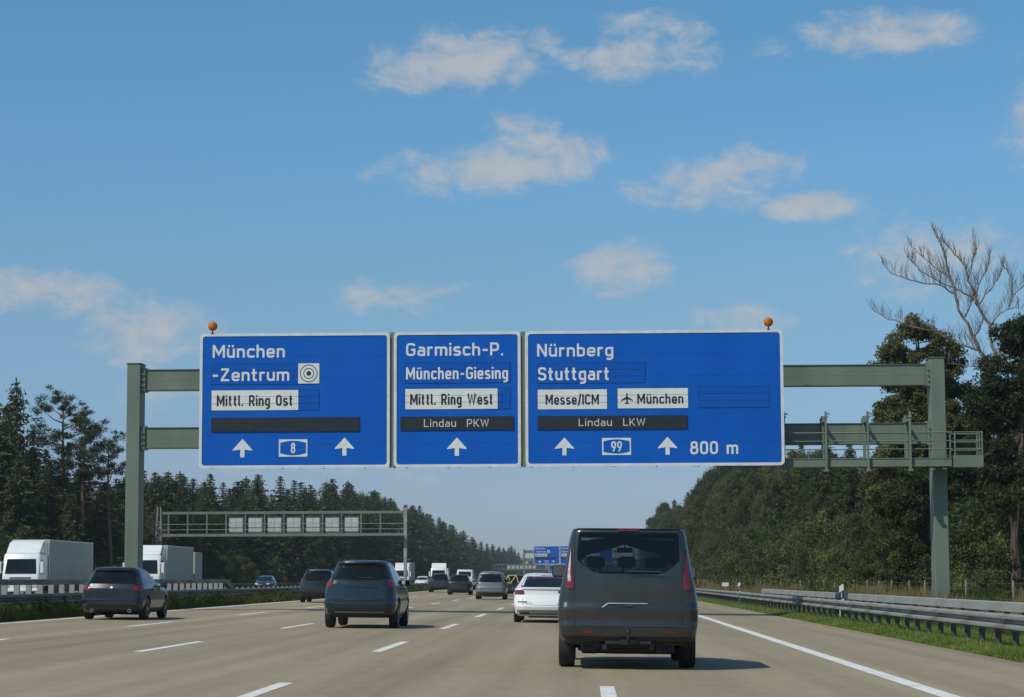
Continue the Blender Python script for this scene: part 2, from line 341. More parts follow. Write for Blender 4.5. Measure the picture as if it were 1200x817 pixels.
# ------------------------------------------------------------------ lettering (constant-width strokes)
G = {
 'M': (5.8, [[(.5, 0), (.5, 7)], [(5.3, 0), (5.3, 7)], [(.55, 6.75), (2.9, 2.0), (5.25, 6.75)]]),
 'u': (3.8, [[(.5, 5), (.5, .5, 1.4), (3.3, .5, 1.4), (3.3, 2.6)], [(3.3, 0), (3.3, 5)]]),
 'n': (3.8, [[(.5, 0), (.5, 5)], [(.5, 2.4), (.5, 4.5, 1.4), (3.3, 4.5, 1.4), (3.3, 0)]]),
 'c': (3.6, [[(3.4, 3.8), (3.25, 4.5, .7), (.5, 4.5, 1.5), (.5, .5, 1.5), (3.25, .5, .7), (3.4, 1.2)]]),
 'h': (3.8, [[(.5, 0), (.5, 7)], [(.5, 2.4), (.5, 4.5, 1.4), (3.3, 4.5, 1.4), (3.3, 0)]]),
 'e': (3.9, [[(.5, 2.45), (3.4, 2.45), (3.4, 4.5, 1.5), (.5, 4.5, 1.5), (.5, .5, 1.5), (3.15, .5, .7), (3.45, 1.15)]]),
 '-': (2.9, [[(.2, 3.0), (2.7, 3.0)]]),
 'Z': (4.5, [[(.3, 6.5), (4.2, 6.5)], [(3.75, 6.2), (.65, .8)], [(.2, .5), (4.3, .5)]]),
 't': (2.8, [[(1.1, 6.7), (1.1, .5, .8), (2.5, .5)], [(0, 4.5), (2.5, 4.5)]]),
 'r': (2.7, [[(.5, 0), (.5, 5)], [(.5, 2.6), (.5, 4.5, 1.3), (2.6, 4.5)]]),
 'm': (6.0, [[(.5, 0), (.5, 5)], [(.5, 2.6), (.5, 4.5, 1.1), (3.0, 4.5, 1.1), (3.0, 0)], [(3.0, 2.6), (3.0, 4.5, 1.1), (5.5, 4.5, 1.1), (5.5, 0)]]),
 'i': (1.0, [[(.5, 0), (.5, 5)], [(.5, 5.9), (.5, 6.95)]]),
 'l': (1.6, [[(.5, 7), (.5, .5, .8), (1.6, .5)]]),
 '.': (1.0, [[(.5, 0), (.5, 1.05)]]),
 'R': (4.4, [[(.5, 0), (.5, 7)], [(.5, 6.5), (3.8, 6.5, 1.6), (3.8, 3.2, 1.6), (.5, 3.2)], [(2.4, 3.2), (3.95, 0)]]),
 'P': (4.3, [[(.5, 0), (.5, 7)], [(.5, 6.5), (3.8, 6.5, 1.6), (3.8, 2.9, 1.6), (.5, 2.9)]]),
 'g': (3.8, [[(3.3, 4.5), (.5, 4.5, 1.4), (.5, .5, 1.4), (3.3, .5)], [(3.3, 5), (3.3, -1.5, 1.3), (.7, -1.5)]]),
 'd': (3.8, [[(3.3, 4.5), (.5, 4.5, 1.4), (.5, .5, 1.4), (3.3, .5)], [(3.3, 7), (3.3, 0)]]),
 'b': (3.8, [[(.5, 4.5), (3.3, 4.5, 1.4), (3.3, .5, 1.4), (.5, .5)], [(.5, 7), (.5, 0)]]),
 'a': (3.8, [[(.7, 4.5), (3.3, 4.5, 1.3), (3.3, 0)], [(3.3, 2.8), (.5, 2.8, 1.1), (.5, .5, 1.1), (3.3, .5)]]),
 'O': (4.4, ['c', [(.5, 6.5, 1.9), (3.9, 6.5, 1.9), (3.9, .5, 1.9), (.5, .5, 1.9)]]),
 '0': (4.2, ['c', [(.5, 6.5, 1.8), (3.7, 6.5, 1.8), (3.7, .5, 1.8), (.5, .5, 1.8)]]),
 'C': (4.3, [[(3.9, 5.4), (3.85, 6.5, 1.6), (.5, 6.5, 1.8), (.5, .5, 1.8), (3.85, .5, 1.6), (3.9, 1.6)]]),
 'G': (4.5, [[(3.95, 5.4), (3.95, 6.5, 1.6), (.5, 6.5, 1.8), (.5, .5, 1.8), (4.0, .5, 1.7), (4.0, 3.4), (2.4, 3.4)]]),
 's': (3.6, [[(3.2, 4.15), (2.9, 4.5, .4), (.5, 4.5, .95), (.5, 2.65, .95), (3.2, 2.35, .95), (3.2, .5, .95), (.7, .5, .4), (.3, .9)]]),
 'S': (4.3, [[(3.8, 5.4), (3.75, 6.5, 1.4), (.5, 6.5, 1.5), (.5, 3.7, 1.4), (3.85, 3.3, 1.4), (3.85, .5, 1.5), (.5, .5, 1.4), (.45, 1.6)]]),
 'W': (6.8, [[(.4, 7), (1.9, .4), (3.4, 6.2), (4.9, .4), (6.4, 7)]]),
 'N': (4.6, [[(.5, 0), (.5, 7)], [(.6, 6.7), (4.0, .3)], [(4.1, 0), (4.1, 7)]]),
 'I': (1.0, [[(.5, 0), (.5, 7)]]),
 'L': (3.7, [[(.5, 7), (.5, .5), (3.6, .5)]]),
 'K': (4.4, [[(.5, 0), (.5, 7)], [(.7, 2.5), (3.9, 7)], [(1.6, 3.7), (4.1, 0)]]),
 '/': (2.6, [[(.3, -.6), (2.3, 7.4)]]),
 '8': (4.2, ['c', [(.75, 6.5, 1.3), (3.45, 6.5, 1.3), (3.45, 3.7, 1.3), (.75, 3.7, 1.3)], 'c', [(.5, 3.7, 1.5), (3.7, 3.7, 1.5), (3.7, .5, 1.5), (.5, .5, 1.5)]]),
 '9': (4.2, ['c', [(.5, 6.5, 1.5), (3.7, 6.5, 1.5), (3.7, 2.9, 1.5), (.5, 2.9, 1.5)], [(3.7, 4.9), (3.7, 3.2, 2.2), (1.6, .1)]]),
 ' ': (2.6, []),
}
G['\u00fc'] = (3.8, G['u'][1]+[[(.55, 6.35), (1.5, 6.35)], [(2.3, 6.35), (3.25, 6.35)]])
def roundpath(pts, closed):
    out = []; n = len(pts)
    for i, p in enumerate(pts):
        r = p[2] if len(p) > 2 else 0
        P = Vector(p[:2])
        if r == 0 or (not closed and i in (0, n-1)): out.append(P); continue
        A = Vector(pts[i-1][:2]); B = Vector(pts[(i+1) % n][:2])
        da = (A-P); db = (B-P); ra = min(r, da.length*.5 if (closed or i-1 > 0) else da.length*.98); rb = min(r, db.length*.5 if (closed or i+1 < n-1) else db.length*.98)
        a = P+da.normalized()*ra; b_ = P+db.normalized()*rb
        for k in range(7):
            t = k/6; c = .12
            w = 1.16
            q = ((1-t)**2*a+2*t*(1-t)*w*P+t*t*b_)/((1-t)**2+2*t*(1-t)*w+t*t); out.append(q)
    return out
def ribbon(mb, pts, w, closed, y, th, T):
    ps = []
    for p in pts:
        if not ps or (p-ps[-1]).length > 1e-4: ps.append(p)
    if closed and (ps[0]-ps[-1]).length < 1e-4: ps.pop()
    n = len(ps); Lf = []; Rt = []
    for i in range(n):
        if closed: d1 = (ps[i]-ps[i-1]); d2 = (ps[(i+1) % n]-ps[i])
        else: d1 = ps[i]-ps[max(i-1, 0)] if i else ps[1]-ps[0]; d2 = ps[min(i+1, n-1)]-ps[i] if i < n-1 else ps[-1]-ps[-2]
        d1 = d1.normalized(); d2 = d2.normalized(); t = (d1+d2)
        t = t.normalized() if t.length > 1e-5 else d1
        nn = Vector((-t.y, t.x)); k = 1/max(.45, nn.dot(Vector((-d1.y, d1.x))))
        Lf.append(ps[i]+nn*w/2*k); Rt.append(ps[i]-nn*w/2*k)
    vs = []
    for i in range(n):
        for q in (Lf[i], Rt[i]):
            X, Z = T(q); vs.append((X, y, Z)); 
    for i in range(n):
        for q in (Lf[i], Rt[i]):
            X, Z = T(q); vs.append((X, y-th, Z))
    m = n if closed else n-1; fs = []; o = 2*n
    for i in range(m):
        j = (i+1) % n; a, b_, c, d = 2*i, 2*i+1, 2*j+1, 2*j
        fs += [(o+a, o+b_, o+c, o+d), (a, d, o+d, o+a), (b_, o+b_, o+c, c)]
    if not closed: fs += [(0, o, o+1, 1), (2*n-2, 2*n-1, o+2*n-1, o+2*n-2)]
    mb.add(vs, fs)
def text_mb(s, x0, x1, z0, cap, y, stroke=1.0, gap=.95, th=.004, each=None):
    mb = MB(); W = sum(G[c][0] for c in s)+gap*(len(s)-1); kz = cap/7; kx = (x1-x0)/W; x = 0; n = 0; sw = stroke*kz
    for c in s:
        g_ = G[c]; closed = False; inset = (sw/2)/kx-.5
        for st in g_[1]:
            if st == 'c': closed = True; continue
            pts = roundpath(st, closed)
            n += 1
            # condense the skeleton sideways but keep the stroke width
            sc = Vector((kx, kz)); P2 = []
            for p in pts:
                px_ = p.x
                wdt = g_[0]
                if wdt > 1.7: px_ = wdt/2+(p.x-wdt/2)*(wdt/2-.5-inset)/(wdt/2-.5)
                P2.append(Vector(((x+px_)*kx, p.y*kz)))
            ribbon(mb, P2, sw, closed, y-.0004*(n % 5), th, lambda q: (x0+q.x, z0+q.y))
            closed = False
        x += g_[0]+gap
        if each is not None and mb.v: mb.build('letter', each[0], each[1]); mb = MB()
    return mb

# ------------------------------------------------------------------ direction signs
def make_sign(root, X_L, X_R, Z_B, Z_T, pl, pt, pr, pb, yf, items, cheap=False):
    """root at sign's lower left corner; items in the drawing units of the sign (pl..pr, pt..pb)"""
    W = X_R-X_L; H = Z_T-Z_B
    def X(p): return (p-pl)/(pr-pl)*W
    def Z(p): return (pb-p)/(pb-pt)*H
    edge = .10
    # backing and frame
    fr = MB(); R_ = .16
    def rr(x0, x1, z0, z1, r, n=5):
        out = []
        for cx, cz, a0 in ((x1-r, z1-r, 0), (x0+r, z1-r, 90), (x0+r, z0+r, 180), (x1-r, z0+r, 270)):
            for k in range(n+1): a = rad(a0+90*k/n); out.append((cx+r*math.cos(a), cz+r*math.sin(a)))
        return out
    o_ = rr(0, W, 0, H, R_); i_ = rr(edge, W-edge, edge, H-edge, R_-.06)
    n = len(o_); vs = [(x, 0, z) for x, z in o_]+[(x, -.03, z) for x, z in o_]+[(x, -.03, z) for x, z in i_]+[(x, 0, z) for x, z in i_]
    fs = []
    for k in range(n):
        j = (k+1) % n
        for a, b_ in ((0, 1), (1, 2), (2, 3)): fs.append((a*n+k, a*n+j, b_*n+j, b_*n+k))
    fr.add(vs, fs); fr.build('frame', MT['signframe'], root)
    bk = MB(); bk.box(.05, W-.05, .012, .05, .05, H-.05)
    for k in range(3): bk.box(.3+k*(W-.6)/2-.04, .3+k*(W-.6)/2+.04, .05, .14, .1, H-.1)
    bk.build('backing', MT['back'], root)
    # face made of horizontal planks
    npl = 6; 
    for k in range(npl):
        z0 = edge*.5+(H-edge)*k/npl; z1 = edge*.5+(H-edge)*(k+1)/npl
        p = MB(); p.box(.05, W-.05, -.012-.0015*(k % 2), .010, z0+.003, z1-.003); p.build('plank', MT['blue'], root)
    yy = -.016
    for it in items:
        k = it[0]
        if k == 'slats':            # rows of turning prisms: x0,x1,y0,y1,material,n
            _, a, b_, c, d, m_, n_ = it
            for q in range(n_):
                s0 = c+(d-c)*q/n_; s1 = c+(d-c)*(q+1)/n_
                s_ = MB(); s_.box(X(a)+.004, X(b_)-.004, yy-.012, .0, Z(s1)+.006, Z(s0)-.006); s_.build('slat', MT[m_], root)
            f_ = MB(); e = .012     # narrow recessed rim
            f_.box(X(a)-e, X(b_)+e, yy-.002, .0, Z(d)-e, Z(c)+e); f_.build('slat_recess', MT['disp'], root)
        elif k == 'text':
            _, s, a, b_, top, base, stroke, m_, lift = it
            text_mb(s, X(a), X(b_), Z(base), Z(top)-Z(base), yy-lift, stroke*1.16, each=(MT[m_], root))
        elif k == 'display':
            _, a, b_, c, d, tx = it
            dd = MB(); dd.box(X(a), X(b_), yy-.03, 0, Z(d), Z(c)); dob = dd.build('display_strip', MT['disp'], root)
            if tx:
                s, ta, tb, top, base = tx
                text_mb(s, X(ta), X(tb), Z(base), Z(top)-Z(base), yy-.033, .8, gap=1.3, each=(MT['led'], dob))
        elif k == 'arrow':
            _, cx, top, bot = it
            h = Z(top)-Z(bot); x = X(cx); z = Z(bot); w = h*.53; t = h*.115; hb = z+h*.36
            poly = [(x-t, z), (x+t, z), (x+t, hb+h*.06), (x+w, hb), (x+w, hb+h*.05), (x, z+h), (x-w, hb+h*.05), (x-w, hb), (x-t, hb+h*.06)]
            a_ = MB(); a_.add([(p[0], yy-.006, p[1]) for p in poly]+[(p[0], yy, p[1]) for p in poly], [tuple(range(9))]+[(i, (i+1) % 9, 9+(i+1) % 9, 9+i) for i in range(9)])
            a_.build('arrow', MT['white'], root)
        elif k == 'shield':
            _, a, b_, c, d, s = it
            x0, x1, z0, z1 = X(a), X(b_), Z(d), Z(c); w = x1-x0; h = z1-z0
            s_ = MB(); s_.box(x0, x1, yy-.006, yy+.002, z0, z1); sh = s_.build('route_shield', MT['white'], root)
            ti = w*.045; nb = 12; top = []; bt = []
            for q in range(nb+1):
                u = q/nb; bul = 4*u*(1-u)
                top.append((x0+ti+u*(w-2*ti), z1-h*.2+bul*h*.12)); bt.append((x0+ti+u*(w-2*ti), z0+h*.2-bul*h*.12))
            poly = top+bt[::-1]; m_ = MB(); m_.add([(p[0], yy-.010, p[1]) for p in poly], [tuple(range(len(poly)))]); m_.build('shield_field', MT['blue'], sh)
            tw = h*.62*.42*len(s)+h*.1*(len(s)-1)
            text_mb(s, (x0+x1)/2-tw/2, (x0+x1)/2+tw/2, z0+h*.2, h*.6, yy-.013, 1.0, gap=.9, each=(MT['white'], sh))
        elif k == 'rings':
            _, a, b_, c, d = it
            cx, cz = (X(a)+X(b_))/2, (Z(c)+Z(d))/2; R0 = (X(b_)-X(a))/2
            m_ = MB(); m_.box(X(a), X(b_), yy-.016, 0, Z(d), Z(c)); sq = m_.build('centre_symbol', MT['white'], root)
            rg = MB()
            for ri, wd in ((.80, .075), (.48, .07)):
                pts = [Vector((cx+R0*ri*math.cos(2*PI*q/28), cz+R0*ri*math.sin(2*PI*q/28))) for q in range(28)]
                ribbon(rg, pts, R0*wd, True, yy-.017, .003, lambda q: (q.x, q.y))
            dp = [(cx+R0*.22*math.cos(2*PI*q/16), yy-.021, cz+R0*.22*math.sin(2*PI*q/16)) for q in range(16)]; rg.add(dp, [tuple(range(16))])
            rg.build('ring_mark', MT['black'], sq)
        elif k == 'plane':
            _, cx, cy, sz = it; x, z = X(cx), Z(cy); s = sz/(pr-pl)*W
            half = [(0, .5), (.055, .42), (.065, .16), (.5, -.12), (.5, -.2), (.065, -.05), (.05, -.32), (.2, -.43), (.2, -.49), (0, -.44)]
            poly = half+[(-a, b_) for a, b_ in half[-2:0:-1]]
            m_ = MB(); m_.add([(x+a*s, yy-.020, z+b_*s) for a, b_ in poly], [tuple(range(len(poly)))]); m_.build('airport_symbol', MT['black'], root)
SIGN_Y = 78.0
S1 = [('slats', 248, 349, 427.5, 452, 'blue2', 3), ('slats', 349, 373.5, 427.5, 452, 'blue2', 3), ('rings', 349, 373.5, 427.5, 451.3),
      ('slats', 248, 349.3, 458.6, 482.6, 'white', 3), ('slats', 350, 373.5, 458.6, 482.6, 'blue2', 3),
      ('text', 'M\u00fcnchen', 248.9, 333.1, 405, 420.2, 1.0, 'white', 0), ('text', '-Zentrum', 248.9, 338.5, 433, 447.8, 1.0, 'white', .014),
      ('text', 'Mittl. Ring Ost', 254.3, 342.8, 464.6, 477.3, .95, 'black', .014),
      ('display', 248, 420.3, 491.2, 507.7, None), ('arrow', 284.6, 516, 537.7), ('arrow', 403.1, 515, 536.3), ('shield', 327, 360, 516.9, 537.2, '8')]
S2 = [('slats', 474, 599.3, 426.3, 450, 'blue2', 3), ('slats', 474, 584.2, 456.4, 480.7, 'white', 3), ('slats', 585, 599.3, 456.4, 480.7, 'blue2', 3),
      ('text', 'Garmisch-P.', 475, 590.8, 402.6, 417.7, 1.0, 'white', 0), ('text', 'M\u00fcnchen-Giesing', 475, 596.6, 431.2, 445.4, .95, 'white', .014),
      ('text', 'Mittl. Ring West', 479.9, 578.5, 462.5, 475.3, .95, 'black', .014),
      ('display', 468.4, 603, 489.2, 505.1, ('Lindau  PKW', 496.5, 573.6, 492.4, 501.5)), ('arrow', 535.5, 513.7, 535.2)]
S3 = [('slats', 631, 757.5, 424.5, 448.5, 'blue2', 3), ('slats', 631, 712.3, 455.8, 479.7, 'white', 3), ('slats', 724.5, 807, 455, 479.2, 'white', 3), ('slats', 819.5, 902, 453.8, 478.7, 'blue2', 3),
      ('text', 'N\u00fcrnberg', 630.7, 720, 401.3, 416.5, 1.0, 'white', 0), ('text', 'Stuttgart', 631.6, 715.2, 429.5, 444.9, 1.0, 'white', .014),
      ('text', 'Messe/ICM', 640.2, 702.7, 461.8, 474, .95, 'black', .014), ('text', 'M\u00fcnchen', 747.5, 801.4, 461.6, 473.6, .95, 'black', .014), ('plane', 735.5, 467.3, 13.5),
      ('display', 631, 805.5, 487.5, 503.6, ('Lindau  LKW', 678.9, 756.6, 490.8, 499.8)), ('arrow', 662, 513, 534.3), ('arrow', 782.3, 513, 534.3),
      ('shield', 706, 739.7, 514, 534.2, '99'), ('text', '800 m', 808.7, 864.5, 518.6, 533.8, 1.0, 'white', 0)]
ZB, ZT = 5.19, 9.98
signs = []
for lab, xl, xr, box, items in (('wide blue motorway sign reading München-Zentrum, leftmost panel of the near gantry', -13.64, -6.88, (234, 391.5, 455.5, 550.5), S1),
                     ('narrow blue motorway sign reading Garmisch-P., between the two wider panels of the near gantry', -6.74, -2.25, (460.3, 389.6, 611.6, 548.4), S2),
                     ('widest blue motorway sign reading Nürnberg Stuttgart with 800 m, rightmost on the near gantry', -2.09, 6.99, (616.5, 386, 918.3, 547.5), S3)):
    root = empty('direction_sign', lab, 'road sign', (xl, SIGN_Y, ZB), 0, 'direction signs on gantries')
    make_sign(root, xl, xr, ZB, ZT, box[0], box[1], box[2], box[3], SIGN_Y, items); signs.append(root)

# ------------------------------------------------------------------ sign gantry
def make_gantry(root):
    def B(name, *a, m='green', c=.0):
        mb = MB(); (mb.cbox(*a, c) if c else mb.box(*a)); return mb.build(name, MT[m], root)
    for x0, x1 in ((-16.5, -16.01), (12.34, 12.85)):
        p = MB(); p.cbox(x0, x1, 79.25, 80.15, -.2, 9.06, .02); p.box(x0-.03, x1+.03, 79.22, 80.18, 9.06, 9.08)
        p.box(x0-.3, x1+.3, 78.95, 80.45, -.2, .12)
        po = p.build('post', MT['green'], root)
        for zb in (8.12, 6.02):
            fl = MB(); xf = x1 if x0 < 0 else x0-.16
            fl.box(xf+.0, xf+.16, 79.36, 79.99, zb-.06, zb+.80); fl.build('flange', MT['green'], po)
            bo = MB()
            for dz in (.15, .35, .55): bo.tube([(xf+.08, 79.36, zb+dz), (xf+.08, 79.30, zb+dz)], .03, 6)
            bo.build('bolt', MT['galv'], po)
    for zb in (8.12, 6.02):
        b_ = MB(); b_.cbox(-15.85, 12.18, 79.42, 79.92, zb, zb+.72, .012); bm_ = b_.build('crossbeam', MT['green'], root)
        sm = MB(); sm.box(-15.85, 12.18, 79.413, 79.418, zb+.352, zb+.362); sm.build('weld_seam', MT['galv_light'], bm_)
        cl = MB(); cl.box(-15.85, 12.18, 79.38, 79.95, zb-.02, zb+.004); cl.box(-15.85, 12.18, 79.38, 79.95, zb+.716, zb+.735); cl.build('beam_lip', MT['green'], bm_)
    # hangers that carry signs and walkway
    xs_ = [7.0+1.47*k for k in range(4)]+[-13.4, -10.2, -6.81, -4.5, -2.17, .9, 3.9]
    for x in xs_:
        h = MB(); zl = 5.02 if x > 6.99 else 5.24
        h.box(x-.035, x+.035, 78.16, 78.26, zl, 7.08 if x > 6.99 else 9.4); 
        h.box(x-.05, x+.05, 78.26, 79.36, 6.74, 6.82); h.box(x-.05, x+.05, 78.26, 79.30, zl, zl+.1); h.box(x-.045, x+.045, 79.26, 79.36, zl+.1, 7.0)
        h.box(x-.09, x+.09, 79.3, 79.37, 6.74, 6.92)
        if x < 6.99: h.box(x-.05, x+.05, 78.26, 79.36, 8.86, 8.94)
        if x > 6.99: h.tube([(x+.05, 78.2, 7.0), (x+.14, 78.2, 7.0)], .03, 6); h.box(x-.07, x+.07, 78.14, 78.28, 6.86, 6.93); h.box(x-.08, x+.08, 78.1, 78.3, 4.97, 5.04)
        h.build('hanger', MT['green'], root)
    # walkway: deck, kick plate and railing
    d = MB(); d.box(-13.6, 6.9, 78.3, 79.2, 5.35, 5.385); d.box(6.9, 13.9, 78.3, 79.2, 5.13, 5.165)
    for k in range(14): d.box(6.95+k*.49, 6.99+k*.49, 78.28, 79.22, 5.10, 5.13)
    d.build('walkway_deck', MT['green'], root)
    kp = MB(); kp.box(6.9, 12.86, 78.27, 78.285, 5.14, 5.44); kp.box(6.9, 12.86, 78.25, 78.27, 5.14, 5.17); kp.box(6.9, 12.86, 78.25, 78.27, 5.41, 5.44); kp.box(-13.6, 6.89, 78.27, 78.285, 5.36, 5.46); kp.build('kick_plate', MT['green'], root)
    kq = MB(); kq.box(12.9, 13.95, 78.2, 78.215, 5.10, 5.52); kq.box(13.935, 13.95, 78.215, 79.3, 5.10, 5.44); kq.build('end_plate', MT['green'], root)
    for z in (6.33, 6.04, 5.75):
        r_ = MB(); r_.tube([(-13.6, 78.3, z), (12.9, 78.3, z)], .028 if z > 6.3 else .02, 6); r_.tube([(12.95, 78.24, z), (13.92, 78.24, z), (13.92, 79.25, z), (12.95, 79.25, z)], .024, 6)
        r_.build('handrail', MT['green'], root)
    for x in [8.4-1.47*k for k in range(1, 14)]+[8.4, 9.87, 11.34, 12.1, 12.82]:
        r_ = MB(); r_.box(x-.022, x+.022, 78.30, 78.34, 5.17, 6.34); r_.build('railing_post', MT['green'], root)
    for x, y in ((12.97, 78.24), (13.92, 78.24), (13.92, 78.75), (13.92, 79.25), (12.97, 79.25)):
        r_ = MB(); r_.box(x-.024, x+.024, y-.02, y+.02, 5.17, 6.36); r_.build('railing_post', MT['green'], root)
def gap_struts(root):
    for x in (-6.81, -2.17):
        b_ = MB(); b_.box(x-.085, x+.085, 78.03, 78.12, 5.19, 9.98); b_.build('gap_strut', MT['green'], root)
gantry = empty('sign_gantry', 'green steel gantry on two box posts spanning the near carriageway', 'gantry', (0, 0, 0))
make_gantry(gantry); gap_struts(gantry)
for lab, x in (('round amber warning lamp above the left corner of the sign gantry', -13.2), ('round amber warning lamp above the right corner of the sign gantry', 6.5)):
    t = empty('warning_lamp', lab, 'warning lamp', (x, 78.02, 9.98), 0, 'amber lamps on top of the near gantry signs')
    s = MB(); s.tube([(0, 0, -.02), (0, 0, .12)], .025, 8); s.box(-.05, .05, -.05, .05, -.02, .02); s.build('stem', MT['plastic'], t)
    h = MB(); n = 20
    h.loft([[(r_*math.cos(2*PI*k/n), y, .27+r_*math.sin(2*PI*k/n)) for k in range(n)] for y, r_ in ((.10, .10), (.06, .155), (.0, .165))], True); h.build('housing', MT['plastic'], t, smooth=40)
    h = MB(); h.loft([[(r_*math.cos(2*PI*k/n), y, .27+r_*math.sin(2*PI*k/n)) for k in range(n)] for y, r_ in ((.0, .168), (-.05, .155), (-.085, .11), (-.105, .05))], True)
    h.build('lens', MT['amber'], t, smooth=60)

# the same signs on the next gantry, half a kilometre on
G2Y = 585
def shift_tree(root, dx, dy):
    c = copy_tree(root); c.location.x += dx; c.location.y += dy; return c
g2 = shift_tree(gantry, 0, G2Y-78); g2['label'] = 'distant sign gantry over the carriageway behind the white saloon'; g2['group'] = 'sign gantries over our carriageway'
gantry['group'] = 'sign gantries over our carriageway'
for s_, l_ in zip(signs, ('small far München-Zentrum sign on the distant gantry above the white saloon', 'small far Garmisch-P. sign on the distant gantry, cut by the van', 'far wide sign on the distant gantry hidden behind the van')):
    c = shift_tree(s_, 0, G2Y-78); c['label'] = l_
ex = empty('exit_sign', 'small far blue sign with one arrow below the distant gantry panels', 'road sign', (-10.2, 610, 3.4))
make_sign(ex, -10.2, -5.5, 3.4, 5.2, 0, 0, 100, 40, 610, [('arrow', 50, 12, 34)])
p_ = MB(); p_.tube([(.1, .15, -3.4), (.1, .15, .2)], .12, 8); p_.tube([(4.6, .15, -3.4), (4.6, .15, .2)], .12, 8); p_.build('post', MT['galv'], ex)

# ------------------------------------------------------------------ gantry over the opposite carriageway
def make_oncoming(root):
    xl, xr = -42.2, -17.75
    lw = MB(); w = .5                                              # lattice mast on the left
    for dx in (-.25, .25):
        for dy in (-.25, .25): lw.tube([(xl+dx, dy, 0), (xl+dx, dy, 6.4), (xl+dx*.55, dy*.55, 8.35)], .05, 5)
    for k in range(11):
        z = .4+k*.62; s_ = 1 if k % 2 else -1
        lw.tube([(xl-.25*s_, -.25, z), (xl+.25*s_, -.25, z+.6)], .03, 4); lw.tube([(xl-.25*s_, .25, z), (xl+.25*s_, .25, z+.6)], .03, 4)
        lw.tube([(xl-.25, -.25*s_, z), (xl-.25, .25*s_, z+.6)], .03, 4); lw.tube([(xl+.25, -.25*s_, z), (xl+.25, .25*s_, z+.6)], .03, 4)
        lw.box(xl-.3, xl+.3, -.29, -.27, z, z+.05)
    lw.build('lattice_mast', MT['galv_light'], root)
    ld = MB()
    for dy in (-.2, .2): ld.tube([(xl-.62, dy, .5), (xl-.62, dy, 7.1)], .03, 5)
    for k in range(20): ld.tube([(xl-.62, -.2, .7+k*.32), (xl-.62, .2, .7+k*.32)], .02, 4)
    ld.build('ladder', MT['galv'], root)
    pr_ = MB(); pr_.cbox(xr-.16, xr+.16, -.2, .2, 0, 8.15, .02); pr_.box(xr-.2, xr+.2, -.24, .24, 7.95, 8.2); pr_.build('post', MT['galv_light'], root)
    for z, h in ((7.62, .26), (5.46, .24)):
        b_ = MB(); b_.cbox(xl+.3, xr-.18, -.2, .12, z, z+h, .02); b_.build('crossbeam', MT['green'], root)
    d = MB(); d.box(xl+.3, xr-.18, -.9, -.2, 5.42, 5.48); d.build('walkway_deck', MT['galv_old'], root)
    for z in (6.1, 6.65):
        r_ = MB(); r_.tube([(xl+.4, -.24, z), (xr-.2, -.24, z)], .025, 5); r_.build('handrail', MT['galv_light'], root)
    for k in range(12):
        x = xl+.97+k*1.91
        r_ = MB(); r_.box(x-.07, x+.07, -.22, -.12, 5.72, 7.6); r_.build('strut', MT['green'], root)
    for k in range(7):
        x = xl+7.65+k*1.91
        pn = MB(); pn.box(x-.74, x+.74, .0, .25, 5.78, 7.45); po = pn.build('panel_box', MT['galv_old'], root)
        for i in range(2):
            for j in range(3):
                q = MB(); q.box(x-.66+i*.67, x-.66+i*.67+.64, -.02, -.001, 5.92+j*.44, 5.92+j*.44+.42); q.build('back_plate', MT['back'], po)
og = empty('lane_signal_gantry', 'green gantry with seven pale panel backs over the opposite carriageway', 'gantry', (0, 219, .15), 0, 'gantries over the opposite carriageway')
make_oncoming(og)
o2 = shift_tree(og, 0, 780); o2['label'] = 'tiny faraway gantry with panel backs above the silver people carrier'

# ------------------------------------------------------------------ guard rails
def wbeam(side, h=.31, d=.12):
    """closed W profile in x,z; side -1 faces -x"""
    f = [(.0, 0), (.25, .02), (.95, .06), (1.0, .10), (.95, .14), (.15, .18)]
    pr_ = [(0.35, 0.0), (1.0, .12), (1.0, .28), (.05, .42), (.05, .58), (1.0, .72), (1.0, .88), (.35, 1.0)]
    out = [(side*d*a, h*b_) for a, b_ in pr_]+[(side*(d*a-.006)-(0), h*b_) for a, b_ in pr_[::-1]]
    return out
def rail(root, x, zt, y0, y1, side, mbeam, seg=4.0, h=.31, name='rail_beam'):
    s = MB(); s.extr([(a, b_-h) for a, b_ in wbeam(side, h)], 'y', 0, seg-.02); s.extr([(a+side*.004, b_-h) for a, b_ in wbeam(side, h)], 'y', seg-.14, seg+.14)
    for dz in (-.09, -.22):
        for dy in (seg-.08, seg+.08): s.box(side*.125-.01, side*.125+.01, dy-.015, dy+.015, dz-.015, dz+.015)
    me = s.mesh(name, mbeam); k = 0; y = y0
    while y < y1-.1:
        link(name, me, root, (x, y, zt)); y += seg; k += 1
def posts(root, x, zb, zt, y0, y1, step, side, m_, wedge=True, far=None, w=.10, name='rail_post'):
    s = MB(); H = zt-zb
    s.box(-.006, .006, -w/2, w/2, 0, H); s.box(-.05, .05, -w/2-.004, -w/2, 0, H); s.box(-.05, .05, w/2, w/2+.004, 0, H)
    if wedge: s.extr([(side*.05, H-.03), (side*.05, H-.30), (0, H-.5), (-side*.05, H-.5), (-side*.05, H-.03)], 'y', -w/2, w/2)
    me = s.mesh(name, m_); y = y0; n = 0
    rest = MB()
    while y < y1:
        if n < 290: link(name, me, root, (x-side*.06, y, zb))
        y += step; n += 1
right = empty('guardrail', 'near right guardrail of two grey W beams beside the hard shoulder', 'guardrail', (0, 0, 0), 0, 'guardrails along the motorway')
RX = 7.9; RT = .575
rail(right, RX, RT, 22, 420, -1, MT['galv'])
posts(right, RX, -.16, RT-.02, 22.5, 420, 1.75, -1, MT['post'])
